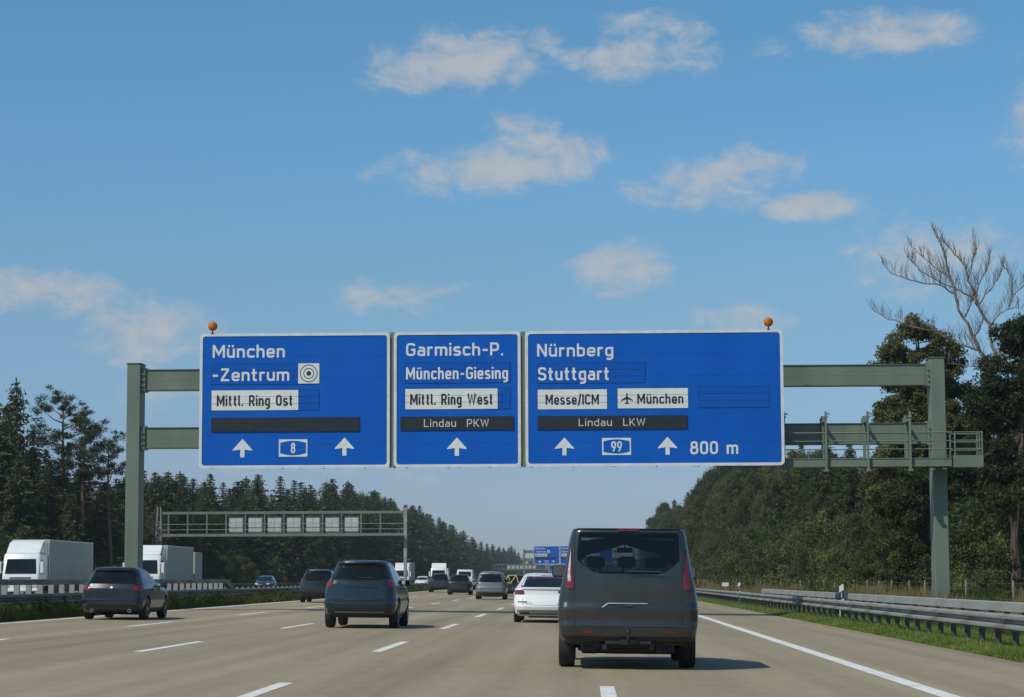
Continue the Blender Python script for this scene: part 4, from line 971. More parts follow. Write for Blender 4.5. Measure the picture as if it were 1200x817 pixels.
blades('verge_grass', 170000, E1, ydist(24, 190), lambda x, y: (.05+.07*rng.random(len(x))+.09*patchy(x, y)*rng.random(len(x)))*np.clip((x-6.8)*2.2, .35, 1.25), .011, 'grass', 'short green grass growing along the hard shoulder edge', 'grass')
blades('verge_grass', 16000, E1, ydist(24, 120), lambda x, y: (.05+.10*rng.random(len(x)))*np.clip((x-6.8)*2.2, .35, 1.25), .009, 'dry', 'straw coloured blades mixed into the grass along the hard shoulder', 'grass')
blades('verge_grass', 60000, lambda n: 9.4+rng.random(n)*4.6, ydist(34, 260), lambda x, y: .15+.22*rng.random(len(x))*(.5+patchy(x, y)), .02, 'weed', 'rough green grass between the two right guardrails and the fence', 'grass')
blades('dry_grass', 95000, lambda n: 11.6+rng.random(n)*6.2, ydist(60, 330), lambda x, y: (.28+.95*patchy(x, y, .55)**1.2)*(.5+.6*rng.random(len(x))), .024, 'dry', 'tall straw coloured dry grass in front of the right wood', 'grass')
blades('verge_weeds', 80000, lambda n: 12.4+rng.random(n)*5.5, ydist(60, 330), lambda x, y: (.22+.7*(1-patchy(x, y, .55)))*(.5+.7*rng.random(len(x))), .03, 'weed', 'tall green weeds among the dry grass before the right wood', 'weeds')
blades('median_weeds', 130000, lambda n: -15.02-rng.random(n)*1.6, ydist(44, 330), lambda x, y: (.20+.34*patchy(x*2, y, .8)*rng.random(len(x))+.16*rng.random(len(x)))*np.clip((-14.93-x)*3.5, .4, 1), .018, 'weed', 'weeds and grass growing along the left edge of the carriageway under the barrier', 'weeds', .45, tl=(.1, 1))
blades('median_grass', 40000, lambda n: -16.4-rng.random(n)*2.9, ydist(50, 420), lambda x, y: .2+.35*rng.random(len(x)), .025, 'weed', 'grass in the middle of the median', 'grass', .4)
blades('verge_weeds', 30000, lambda n: -39.9-rng.random(n)*4, ydist(130, 600), lambda x, y: .3+.7*rng.random(len(x)), .05, 'weed', 'tall weeds between the opposite carriageway and the wood', 'weeds')
# taller leafy weeds with stems in the median and before the fence
wd = []
for i in range(3):
    g_ = np.random.default_rng(900+i); cs = [(g_.normal()*.12, g_.normal()*.12, .1+.8*k/9) for k in range(9)]
    wd.append((clump_cloud(cs, [.14]*9, [42]*9, .07, g_, MT['weed'], 'foliage', aspect=.45), trunk_mesh([(0, 0, 0), (.02, 0, .5), (.05, .02, 1.0)], [.012, .01, .004], MT['bark'], 5)))
def weedplant(x, y, h, lab, grp):
    t = empty('weed_plant', lab, 'weed', (x, y, ground_z(x)), rng.random()*6.28, grp); cr, tr = wd[int(rng.integers(3))]; t.scale = (h*1.3, h*1.3, h)
    link('foliage', cr, t); link('stem', tr, t)
for i in range(220): weedplant(-15.1-rng.random()*.7, 50+i*.72+rng.random(), .35+.38*rng.random(), 'leafy weed growing under the median barrier', 'leafy weeds under the median barrier')
for i in range(70): weedplant(13.2+rng.random()*3.6, 74+i*2.4+rng.random(), .8+1.1*rng.random(), 'tall leafy weed in the dry grass by the wire fence', 'tall weeds by the wire fence')

# ------------------------------------------------------------------ vehicles
WHEEL = {}
def wheel_meshes(r, w, spokes, rimmat, key):
    if key in WHEEL: return WHEEL[key]
    t = MB(); t.lathe_x([(-w/2, r*.66), (-w/2, r*.93), (-w/2+.03, r*.985), (-.02, r), (.02, r), (w/2-.03, r*.985), (w/2, r*.93), (w/2, r*.66)], 0, 0, 0, 28)
    tm = t.mesh('tyre', MT['tyre'], 35)
    q = MB(); q.mi = 0; ri = r*.67
    # rim bed and spokes on the +x face
    n = 28; rings = [[(x, rr_*math.cos(2*PI*k/n), rr_*math.sin(2*PI*k/n)) for k in range(n)] for x, rr_ in ((w/2+.004, ri), (w/2+.004, ri*.90), (w/2-.07, ri*.86))]
    q.loft(rings, False)
    for k in range(spokes):
        a = 2*PI*k/spokes; c, s_ = math.cos(a), math.sin(a)
        def P(x, u, v): return (x, u*c-v*s_, u*s_+v*c)
        q.add([P(w/2-.005, .02, -.045), P(w/2-.005, ri*.9, -.03), P(w/2-.005, ri*.9, .03), P(w/2-.005, .02, .045), P(w/2-.04, .02, -.045), P(w/2-.04, ri*.9, -.03), P(w/2-.04, ri*.9, .03), P(w/2-.04, .02, .045)],
              [(0, 1, 2, 3), (0, 4, 5, 1), (1, 5, 6, 2), (2, 6, 7, 3), (3, 7, 4, 0)])
    q.lathe_x([(w/2-.05, .07), (w/2+.0, .065), (w/2+.008, .03)], 0, 0, 0, 12)
    q.mi = 1; q.lathe_x([(w/2-.09, ri*.97), (w/2-.085, .01)], 0, 0, 0, 20)
    rm = q.mesh('rim', [rimmat, MT['well']], 30); WHEEL[key] = (tm, rm); return WHEEL[key]
def add_wheel(root, x, y, r, w, meshes):
    e = empty('wheel', None, None, (x, y, r)); e.parent = root; KIDS.setdefault(root.name, []).append(e)
    if x < 0: e.rotation_euler = (0, 0, PI)
    link('tyre', meshes[0], e); link('rim', meshes[1], e)

class Shape:
    """car body given by horizontal slices: rows of (z, half width, rear y, front y); rear at y=0, front at +y"""
    def __init__(s, rows, rc=.28, fc=.45, bow=.06, fbow=.22, taper=.05):
        s.rows = np.array(rows, float); s.rc = rc; s.fc = fc; s.bow = bow; s.fbow = fbow; s.taper = taper
    def at(s, z):
        R = s.rows; return [float(np.interp(z, R[:, 0], R[:, i])) for i in (1, 2, 3)]
    def ring(s, z, inset=0, n=9):
        w, yr, yf = s.at(z); w -= inset; yr += inset; yf -= inset; rc = min(s.rc, w*.8); fc = min(s.fc, w*.85); out = []
        half = []
        for k in range(6): x = (w-rc)*k/6; half.append((x, yr-s.bow*0+s.bow*(x/w)**2))
        yb = yr+s.bow*((w-rc)/w)**2
        for k in range(n): a = PI/2*k/(n-1); half.append((w-rc+rc*math.sin(a)**.9, yb+rc*(1-math.cos(a))*.9))
        y0 = yb+rc*.9; yfb = yf-s.fbow*((w-fc)/w)**2; y1 = max(yfb-fc*.9, y0+.02)
        for k in range(1, 12): half.append((w, y0+(y1-y0)*k/12))
        for k in range(n): a = PI/2*k/(n-1); half.append((w-fc+fc*math.cos(a), y1+(yfb-y1)*math.sin(a)))
        for k in range(1, 7): x = (w-fc)*(1-k/6); half.append((x, yf-s.fbow*(x/w)**2))
        ym = (yr+yf)/2; L = max(.5, (yf-yr)/2)
        half = [(x*(1-s.taper*max(0, abs(y-ym)/L)**2.5), y) for x, y in half]
        full = half+[(-x, y) for x, y in half[-2:0:-1]]
        return [(x, y, z) for x, y in full]
    def half(s, z):
        k = round(z, 4)
        if not hasattr(s, 'cache'): s.cache = {}
        if k not in s.cache:
            r_ = [(x, y) for x, y, _ in s.ring(z)]; m = next(i for i in range(1, len(r_)) if r_[i][0] < -1e-6); s.cache[k] = np.array(r_[:m])
        return s.cache[k]
    def rear(s, x, z):
        h = s.half(z); m = int(np.argmax(h[:, 0])); q = h[:m+1]; return float(np.interp(abs(x), q[:, 0], q[:, 1]))
    def front(s, x, z):
        h = s.half(z); m = len(h)-1-int(np.argmax(h[::-1, 0])); q = h[m:][::-1]; return float(np.interp(abs(x), q[:, 0], q[:, 1]))
    def side(s, y, z):
        h = s.half(z); return float(np.interp(y, h[:, 1], h[:, 0]))
def panel(sh, face, zs, lo, hi, off, nz=8, nx=10, th=.012):
    """curved plate lying on a face of the body: lo/hi are control lists over zs giving x (rear, front) or y (side) limits"""
    mb = MB(); z0, z1 = zs[0], zs[-1]; sgn = 1
    A = []; B_ = []
    for i in range(nz+1):
        z = z0+(z1-z0)*i/nz; a = float(np.interp(z, zs, lo)); b_ = float(np.interp(z, zs, hi)); ra = []; rb = []
        for j in range(nx+1):
            u = a+(b_-a)*j/nx
            if face == 'rear': y = sh.rear(u, z); ra.append((u, y-off, z)); rb.append((u, y+th, z))
            elif face == 'front': y = sh.front(u, z); ra.append((u, y+off, z)); rb.append((u, y-th, z))
            else:
                s_ = 1 if face == 'right' else -1; x = sh.side(u, z); ra.append((s_*(x+off), u, z)); rb.append((s_*(x-th), u, z))
        A.append(ra); B_.append(rb)
    vs = [p for r_ in A for p in r_]+[p for r_ in B_ for p in r_]; m = nx+1; K = (nz+1)*m
    fs = [(i*m+j, i*m+j+1, (i+1)*m+j+1, (i+1)*m+j) for i in range(nz) for j in range(nx)]
    ring = [j for j in range(m)]+[i*m+nx for i in range(1, nz+1)]+[nz*m+j for j in range(nx-1, -1, -1)]+[i*m for i in range(nz-1, 0, -1)]
    for q in range(len(ring)): a, b_ = ring[q], ring[(q+1) % len(ring)]; fs.append((a, b_, K+b_, K+a))
    mb.add(vs, fs); return mb
def rrz(z0, z1, x0, x1, r, n=4, slope=0.0, chl=0, chr_=0):
    """control lists for a rounded rectangle; slope narrows the top on both sides"""
    zs = []; lo = []; hi = []
    for k in range(n+1):
        a = PI/2*k/n; zs.append(z0+r*(1-math.cos(a))); d = r*(1-math.sin(a)); lo.append(x0+d+chl*(1-k/n)); hi.append(x1-d-chr_*(1-k/n))
    for k in range(n+1):
        a = PI/2*k/n; zs.append(z1-r+r*math.sin(a)); d = r*(1-math.cos(a)); lo.append(x0+d+slope); hi.append(x1-d-slope)
    return zs, lo, hi
def body_mesh(sh, zlist, roof, wheels, r, wd_, m, nm='body', holes=()):
    rings = [sh.ring(z) for z in zlist]; zt = zlist[-1]
    for dz, ins in roof: rr_ = sh.ring(zt, ins); rings.append([(x, y, zt+dz) for x, y, _ in rr_])
    b_ = MB(); b_.loft(rings, True); me = b_.mesh(nm, [m, MT['well']], 0)
    o = bpy.data.objects.new('tmp', me); COL.objects.link(o); cuts = []
    for y in wheels:
        for s_ in (-1, 1):
            w = max(sh.rows[:, 1]); c = MB(); c.lathe_x([(-.22, r), (.22, r)], s_*(w-.07), y, r-.07+.01, 28); cm = c.mesh('cut', [MT['well']], 0)
            co = bpy.data.objects.new('cut', cm); COL.objects.link(co); cuts.append(co)
            md = o.modifiers.new('b', 'BOOLEAN'); md.object = co; md.operation = 'DIFFERENCE'; md.solver = 'EXACT'; md.material_mode = 'TRANSFER'
    for hb in holes:
        cm = hb.mesh('cut', [MT['well']], 0); co = bpy.data.objects.new('cut', cm); COL.objects.link(co); cuts.append(co)
        md = o.modifiers.new('h', 'BOOLEAN'); md.object = co; md.operation = 'DIFFERENCE'; md.solver = 'EXACT'; md.material_mode = 'TRANSFER'
    dg = bpy.context.evaluated_depsgraph_get(); me2 = bpy.data.meshes.new_from_object(o.evaluated_get(dg)); me2.name = nm
    bpy.data.objects.remove(o)
    for c in cuts: bpy.data.objects.remove(c)
    me2.polygons.foreach_set('use_smooth', [True]*len(me2.polygons)); me2.set_sharp_from_angle(angle=rad(38))
    return me2

def make_car(S, root):
    sh = Shape(S['rows'], S.get('rc', .28), S.get('fc', .5), S.get('bow', .06), S.get('fbow', .25), S.get('taper', .05))
    P = S['paint']; zt = S['rows'][-1][0]; z0 = S['rows'][0][0]; nzs = 34
    zl = sorted(set([round(z0+(zt-z0)*k/nzs, 4) for k in range(nzs+1)]+[r_[0] for r_ in S['rows']]))
    r = S['r']; wy = S['wheels']; wt = S.get('tw', .21)
    bm = body_mesh(sh, zl, S.get('roof', [(.012, .06), (.025, .18), (.033, .45)]), wy, r+.055, wt, P, holes=S.get('holes', ()))
    link('body', bm, root)
    wm = wheel_meshes(r, wt, S.get('spokes', 5), S.get('rim', MT['rim']), (r, wt, S.get('spokes', 5), S.get('rim', MT['rim']).name))
    for y in wy:
        for s_ in (-1, 1): add_wheel(root, s_*(S['track']/2-wt/2), y, r, wt, wm)
    ax = MB(); ax.tube([(-S['track']/2+.2, wy[0], r-.02), (S['track']/2-.2, wy[0], r-.02)], .05, 8); ax.box(-.5, .5, wy[0]+.3, wy[1]-.3, z0-.06, z0+.05); ax.build('underbody', MT['well'], root)
    # rear
    def PN_(name, face, c, m, off=.006, parent=None, nz=12, nx=12, th=.012, smooth=50):
        return panel(sh, face, c[0], c[1], c[2], off, nz, nx, th).build(name, MT[m] if isinstance(m, str) else m, parent or root, smooth=smooth)
    for it in S['items']:
        name, face, c, m = it[:4]; kw = it[4] if len(it) > 4 else {}
        kw = dict(kw); lab = kw.pop('label', None); sub = kw.pop('sub', None)
        ob = PN_(name, face, c, m, **kw)
        if sub:
            for s_ in sub: PN_(s_[0], face, s_[1], s_[2], s_[3], parent=ob)
    for s_ in (-1, 1):
        face = 'right' if s_ > 0 else 'left'
        for (ya, yb_, za, zb, skr, skf) in S['sidewin']:
            zs = [za+(zb-za)*k/8 for k in range(9)]; k_ = [(k/8) for k in range(9)]
            lo = [ya+skr*t+(.03 if i in (0, 8) else 0) for i, t in enumerate(k_)]; hi = [yb_-skf*t-(.03 if i in (0, 8) else 0) for i, t in enumerate(k_)]
            PN_('side_window', face, (zs, lo, hi), 'glass', .004)
        for (ya, yb_, za, zb) in S.get('doorlines', []):
            PN_('door_gap', face, ([za, zb], [ya, ya], [yb_, yb_]), 'well', .0015, nz=6, nx=1)
        for (ya, zz) in S.get('handles', []):
            PN_('door_handle', face, ([zz-.018, zz+.018], [ya, ya], [ya+.2, ya+.2]), P, .035, nz=1, nx=2)
        if 'sill' in S: PN_('side_sill', face, S['sill'], 'plastic', .008, nz=3)
        # mirrors
        my, mz = S['mirror']; mx = sh.side(my, mz)
        mb = MB(); ms = S.get('mscale', 1.0)
        a, b_ = (mx-.03, mx+.1)
        mb.tube([(s_*a, my, mz-.03), (s_*(mx+.08), my-.01, mz)], .03, 6); mb.cbox(*sorted((s_*(mx+.04), s_*(mx+.04+.20*ms))), my-.06, my+.09, mz-.05, mz+.12*ms, .025)
        mo = mb.build('wing_mirror', MT['plastic'] if S.get('mblack', True) else P, root)
        q = MB(); q.box(*sorted((s_*(mx+.06), s_*(mx+.02+.20*ms))), my-.066, my-.0615, mz-.03, mz+.10*ms); q.build('mirror_glass', MT['mirror'], mo)
    return sh

def vehicle(name, label, cat, S, x, y, rz=0, group='cars driving towards the gantry', zf=None):
    z = zf(x) if zf else road_z(x)
    t = empty(name, label, cat, (x, y, z), rz, group); make_car(S, t)
    if not zf: t.rotation_euler = (0, math.atan(CF), rz)
    for e in S.get('extra', []): e(t)
    return t
def wiper(x0, x1, z0, z1, y0, y1, m='plastic'):
    def f(t): b_ = MB(); b_.tube([(x0, y0, z0), (x1, y1, z1)], .012, 5); b_.tube([(x0, y0, z0), (x0, y0+.05, z0)], .025, 8); b_.build('rear_wiper', MT[m], t)
    return f
def exhaust(xs, y, z):
    def f(t):
        for x in xs: b_ = MB(); b_.loft([[(x+r_*math.cos(2*PI*k/14), yy, z+r_*math.sin(2*PI*k/14)) for k in range(14)] for yy, r_ in ((y+.3, .045), (y, .045), (y, .034), (y+.1, .03))], False); b_.build('exhaust_pipe', MT['chrome'], t)
    return f
def antenna(x, y, z):
    def f(t): b_ = MB(); b_.add([(x-.015, y-.08, z), (x+.015, y-.08, z), (x+.015, y+.09, z), (x-.015, y+.09, z), (x, y-.09, z+.06), (x, y-.05, z+.06)], [(0, 1, 2, 3), (0, 4, 1), (1, 4, 5, 2), (2, 5, 3), (3, 5, 4, 0)]); b_.build('antenna', MT['plastic'], t)
    return f
def roofrails(x, y0, y1, z):
    def f(t):
        for s_ in (-1, 1): b_ = MB(); b_.tube([(s_*x, y0, z-.04), (s_*x, y0+.12, z+.03), (s_*x, y1-.12, z+.03), (s_*x, y1, z-.04)], .018, 6); b_.build('roof_rail', MT['plastic'], t)
    return f
def sym(z0, z1, x0, x1, r=.03, slope=0.0): return rrz(z0, z1, x0, x1, r, slope=slope)

def pairs(name, z0, z1, x0, x1, m, r=.03, **kw):
    return [(name, 'rear', rrz(z0, z1, x0, x1, r), m, kw), (name, 'rear', rrz(z0, z1, -x1, -x0, r), m, kw)]
def fpairs(name, z0, z1, x0, x1, m, r=.03, **kw):
    return [(name, 'front', rrz(z0, z1, x0, x1, r), m, kw), (name, 'front', rrz(z0, z1, -x1, -x0, r), m, kw)]
def gaps(x, z0, z1, w=.008, off=.002):            # tailgate shut lines
    o_ = {'off': off, 'nx': 1}
    return [('tailgate_gap', 'rear', ([z0, z1], [-x-w, -x-w], [-x, -x]), 'well', o_), ('tailgate_gap', 'rear', ([z0, z1], [x, x], [x+w, x+w]), 'well', o_),
            ('tailgate_gap', 'rear', ([z0-w, z0], [-x, -x], [x, x]), 'well', {'off': off, 'nz': 1})]

# --- the dark grey van
def van_interior(t):
    it = empty('interior', None, None, (0, 0, 0)); it.parent = t; KIDS.setdefault(t.name, []).append(it)
    for y, xs_ in ((.95, (-.46, 0, .46)), (1.95, (-.46, 0, .46)), (2.95, (-.42, .42))):
        for x in xs_:
            b_ = MB(); b_.cbox(x-.2, x+.2, y, y+.13, .75, 1.36, .04); b_.cbox(x-.12, x+.12, y+.02, y+.10, 1.42, 1.58, .03); b_.tube([(x-.06, y+.06, 1.3), (x-.06, y+.06, 1.5)], .008, 4); b_.tube([(x+.06, y+.06, 1.3), (x+.06, y+.06, 1.5)], .008, 4)
            b_.cbox(x-.2, x+.2, y, y+.5, .62, .78, .04); b_.build('seat', MT['seat'], it)
    b_ = MB(); b_.cbox(-.78, .78, 3.55, 3.85, .8, 1.20, .06); b_.build('dashboard', MT['plastic'], it)
    b_ = MB(); b_.tube([(-.42+.17*math.cos(q*PI/8), 3.45+.06*math.sin(q*PI/8), 1.16+.17*math.sin(q*PI/8)) for q in range(17)], .016, 5, False); b_.build('steering_wheel', MT['plastic'], it)
    b_ = MB(); b_.cbox(-.12, .12, 3.18, 3.21, 1.66, 1.74, .012); b_.tube([(0, 3.2, 1.72), (0, 3.22, 1.86)], .01, 4); b_.build('rear_view_mirror', MT['plastic'], it)
def van_holes():
    a = MB(); a.box(-.74, .74, .26, 3.02, .62, 1.88); a2 = MB(); a2.extr([(-.62, 1.42), (-.42, 1.36), (.42, 1.36), (.62, 1.42), (.68, 1.54), (.66, 1.87), (-.66, 1.87), (-.68, 1.54)], 'y', -.2, .3)
    c = MB(); c.extr([(-.76, 1.24), (.76, 1.24), (.68, 1.8), (-.68, 1.8)], 'y', 2.9, 4.9)
    return [a, a2, c]
def van_extra(t):
    b_ = MB(); b_.tube([(0, -.02, .40), (0, -.10, .40), (0, -.13, .44), (0, -.13, .50)], [.03, .03, .022, .02], 8)
    n = 10; b_.loft([[(.028*math.sin(PI*j/6)*math.cos(2*PI*k/n), -.13+.028*math.sin(PI*j/6)*math.sin(2*PI*k/n), .525-.028*math.cos(PI*j/6)) for k in range(n)] for j in range(1, 6)], True)
    b_.box(-.32, .32, -.01, .06, .355, .405); b_.box(-.13, .13, -.05, .02, .35, .42); b_.build('tow_hitch', MT['plastic'], t)
    b_ = MB(); b_.tube([(-.42, .10, .34), (-.42, .5, .34)], .04, 10); b_.box(-.36, -.30, .03, .2, .28, .36); b_.box(.30, .36, .03, .2, .28, .36); b_.tube([(-.3, .4, .33), (.5, .4, .33)], .06, 8); b_.build('exhaust_pipe', MT['plastic'], t)
    b_ = MB(); b_.box(-.80, .80, .14, .5, .34, .42); b_.build('rear_valance', MT['plastic'], t)
    b_ = MB(); b_.cbox(-.66, .66, .45, 3.2, .205, .36, .03); b_.tube([(-.7, 1.0, .30), (.7, 1.0, .30)], .07, 8); b_.box(.40, .50, .3, 1.0, .22, .34); b_.box(-.52, -.44, .3, 1.0, .24, .34); b_.build('axle_and_tank', MT['plastic'], t)
vz = [(.36, .86, .12, 4.80), (.40, .93, .04, 4.90), (.46, .965, -.01, 4.95), (.60, .985, -.02, 4.97), (.66, .992, .0, 4.97), (.84, .995, -.005, 4.93), (.93, .99, .03, 4.90), (1.12, .965, .032, 4.60), (1.22, .94, .036, 4.15), (1.33, .915, .05, 3.95), (1.5, .885, .065, 3.70), (1.72, .848, .085, 3.33), (1.86, .82, .10, 3.1), (1.92, .803, .11, 2.98), (1.95, .785, .13, 2.85)]
def van_glass():
    # window with chamfered lower corners
    zs = [1.33, 1.335, 1.35, 1.40, 1.46, 1.51, 1.55, 1.83, 1.89, 1.905]
    h = [.36, .42, .49, .57, .655, .705, .715, .70, .695, .67]
    return zs, [-v for v in h], h
vanS = dict(paint=paint('van_dark_grey', (.034, .036, .033), .5, .28, .10), rows=vz, rc=.16, bow=.05, fbow=.30, taper=.02, fc=.5, r=.335, tw=.225, track=1.94, wheels=(1.0, 3.93), rim=MT['rim'],
    roof=[(.008, .02), (.014, .07), (.020, .25)],
    holes=van_holes(),
    items=[('rear_window', 'rear', van_glass(), 'tint', dict(off=.007, nz=22, nx=16)),
           ('brake_light', 'rear', rrz(1.925, 1.952, -.16, .15, .008), 'redlens', dict(off=.02)),
           ('roof_spoiler_lip', 'rear', rrz(1.953, 1.962, -.72, .72, .004), 'plastic', dict(off=.015)),
           ('tail_light', 'rear', ([1.12, 1.16, 1.25, 1.36, 1.5, 1.66], [-.86, -.875, -.875, -.855, -.838, -.815], [-.77, -.765, -.765, -.785, -.795, -.80]), 'red', dict(off=.016, nz=14)),
           ('tail_light', 'rear', ([1.12, 1.16, 1.25, 1.36, 1.5, 1.66], [.77, .765, .765, .785, .795, .80], [.86, .875, .875, .855, .838, .815]), 'red', dict(off=.016, nz=14)),
           ('light_strip', 'rear', ([1.22, 1.30, 1.36, 1.5, 1.66], [-.845, -.850, -.845, -.828, -.812], [-.80, -.812, -.815, -.808, -.806]), 'clear', dict(off=.02)),
           ('light_strip', 'rear', ([1.22, 1.30, 1.36, 1.5, 1.66], [.80, .812, .815, .808, .806], [.845, .850, .845, .828, .812]), 'redlens', dict(off=.02)),
           ('tailgate_fold', 'rear', rrz(.845, .853, -.745, .745, .003), 'well', dict(off=.002, nz=1)),
           ('garnish_strip', 'rear', rrz(.912, .924, -.29, .27, .004), 'chrome', dict(off=.018, nz=2)),
           ('garnish_hook', 'rear', ([.862, .918], [-.375, -.30], [-.345, -.27]), 'chrome', dict(off=.018, nz=2)),
           ('gate_handle', 'rear', rrz(.875, .905, -.05, .06, .01), 'plastic', dict(off=.02)),
           ('rear_bumper', 'rear', rrz(.41, .585, -.90, .90, .03), None, dict(off=.035, nz=8, nx=20))]
          + pairs('reflector', .50, .54, .50, .64, 'redlens', .012, off=.042)
          + [('bumper_valance', 'rear', rrz(.375, .455, -.88, .88, .02), 'plastic', dict(off=.04, nx=20))]
          + gaps(.745, .598, 1.92)
          + [('windscreen', 'front', rrz(1.22, 1.84, -.80, .80, .05, slope=.08), 'tintclear'), ('grille', 'front', rrz(.45, .75, -.6, .6, .04), 'plastic')] + fpairs('headlight', .78, 1.0, .5, .8, 'clear'),
    sidewin=[(.22, 1.35, 1.30, 1.84, .06, 0), (1.45, 2.75, 1.28, 1.84, 0, 0), (2.85, 3.75, 1.22, 1.84, 0, .55)], doorlines=[(1.40, 1.41, .45, 1.86), (2.79, 2.80, .45, 1.86), (3.9, 3.91, .45, 1.25)], handles=[(2.9, 1.05), (2.5, 1.05)],
    sill=([.40, .56], [1.4, 1.4], [3.5, 3.5]), mirror=(3.62, 1.33), mscale=1.12,
    extra=[van_extra, van_interior, wiper(.02, .46, 1.36, 1.355, .015, .015), antenna(0, 2.7, 1.97)])
for i, it in enumerate(vanS['items']):
    if it[3] is None: vanS['items'][i] = (it[0], it[1], it[2], vanS['paint'], it[4])

def generic(kind, col, L, W, H, **k):
    """rows and items of common car shapes; rear bumper at y=0"""
    hw = W/2; P = col; belt = k.get('belt', .60)*H; S = {}
    if kind == 'suv':
        S['rows'] = [(.24*H*.75, hw*.86, .22, L-.12), (.20*H, hw*.93, .06, L-.03), (.30*H, hw*.985, -.01, L), (.36*H, hw, -.01, L), (.395*H, hw*1.0, .0, L), (.42*H, hw*.99, .065, L-.03), (.50*H, hw*.985, .085, L-.12), (.585*H, hw*.965, .10, L-.65), (.64*H, hw*.935, .11, L-1.15), (.69*H, hw*.885, .13, L-1.35), (.705*H, hw*.87, .19, L-1.42), (.80*H, hw*.80, .30, L-1.72), (.90*H, hw*.72, .42, L-2.05), (.945*H, hw*.675, .36, L-2.25), (.97*H, hw*.63, .38, L-2.5)]
    elif kind == 'hatch':
        S['rows'] = [(.13*H, hw*.86, .20, L-.15), (.18*H, hw*.93, .05, L-.03), (.30*H, hw*.985, -.01, L), (.375*H, hw, .0, L), (.40*H, hw*.995, .04, L), (.46*H, hw*.99, .045, L-.06), (.55*H, hw*.975, .05, L-.25), (.585*H, hw*.965, .055, L-.60), (.595*H, hw*.96, .06, L-.80), (.672*H, hw*.905, .125, L-1.25), (.68*H, hw*.89, .16, L-1.29), (.78*H, hw*.81, .30, L-1.65), (.89*H, hw*.735, .41, L-2.03), (.935*H, hw*.69, .37, L-2.3), (.97*H, hw*.63, .42, L-2.6)]
    elif kind == 'saloon':
        S['rows'] = [(.13*H, hw*.86, .20, L-.15), (.18*H, hw*.94, .05, L-.03), (.32*H, hw*.99, -.01, L), (.42*H, hw, .03, L), (.55*H, hw*.985, .09, L-.10), (.64*H, hw*.965, .10, L-.45), (.672*H, hw*.95, .13, L-1.1), (.69*H, hw*.925, .42, L-1.35), (.76*H, hw*.85, .68, L-1.65), (.86*H, hw*.76, 1.05, L-1.98), (.935*H, hw*.69, 1.42, L-2.3), (.965*H, hw*.64, 1.75, L-2.55)]
    elif kind == 'mpv':
        S['rows'] = [(.13*H, hw*.86, .20, L-.15), (.18*H, hw*.93, .05, L-.03), (.30*H, hw*.985, -.01, L), (.40*H, hw, .01, L-.02), (.50*H, hw*.98, .06, L-.25), (.57*H, hw*.96, .08, L-.7), (.61*H, hw*.94, .10, L-1.0), (.80*H, hw*.85, .22, L-1.55), (.93*H, hw*.76, .33, L-2.05), (.965*H, hw*.70, .38, L-2.35), (.98*H, hw*.65, .45, L-2.5)]
    S.update(paint=P, r=k.get('r', .33), track=W-.06, wheels=(k.get('ro', .85), L-k.get('fo', .85)), rc=k.get('rc', .30), bow=.08, fbow=.28, taper=.05, mirror=(L-1.62, .64*H), handles=[(L*.33, .57*H), (L*.54, .57*H)], rim=k.get('rim', MT['rim']))
    h = H
    gx = hw*k.get('gx', .78); roofw = hw*k.get('gt', .60)
    wz0, wz1 = k.get('win', (.645, .905))
    it = [('rear_window', 'rear', ([wz0*h, wz0*h+.02, wz0*h+.06, wz1*h-.03, wz1*h], [-gx*.93, -gx*.97, -gx*.97, -roofw*1.04, -roofw*.98], [gx*.93, gx*.97, gx*.97, roofw*1.04, roofw*.98]), 'glass', dict(off=.006, nz=12, nx=14)),
          ('brake_light', 'rear', rrz(.925*h, .935*h, -.15, .15, .004), 'redlens', dict(off=.01)),
          ('lower_bumper', 'rear', rrz(.155*h, .255*h, -hw*.86, hw*.86, .03), k.get('low', 'plastic'), dict(off=.012, nx=16)),
          ('bumper_crease', 'rear', rrz(.385*h, .393*h, -hw*.8, hw*.8, .003), 'well', dict(off=.002)),
          ('windscreen', 'front', rrz(.66*h, .90*h, -hw*.72, hw*.72, .05, slope=.09), 'glass'), ('grille', 'front', rrz(.22*h, .42*h, -hw*.55, hw*.55, .04), 'plastic')]
    it += fpairs('headlight', .44*h, .52*h, hw*.45, hw*.80, 'clear')
    it += k.get('items', [])
    S['items'] = it
    S['sidewin'] = k.get('sidewin', [(.45, L*.34, .635*h, .90*h, .28, 0), (L*.35, L*.52, .63*h, .915*h, 0, 0), (L*.53, L-1.35, .625*h, .91*h, 0, .75)])
    S['doorlines'] = [(L*.345, L*.347, .2*h, .9*h), (L*.525, L*.527, .2*h, .9*h)]
    S['extra'] = k.get('extra', []); S['sill'] = ([.14*h, .22*h], [k.get('ro', .85)+.42]*2, [L-k.get('fo', .85)-.42]*2)
    S['mblack'] = k.get('mblack', True); S['mscale'] = k.get('mscale', .9)
    return S
CARG = 'cars driving towards the gantry'
van = vehicle('van', 'dark grey passenger van with tow hitch, largest vehicle in the right lane', 'van', vanS, .575, 31.15)

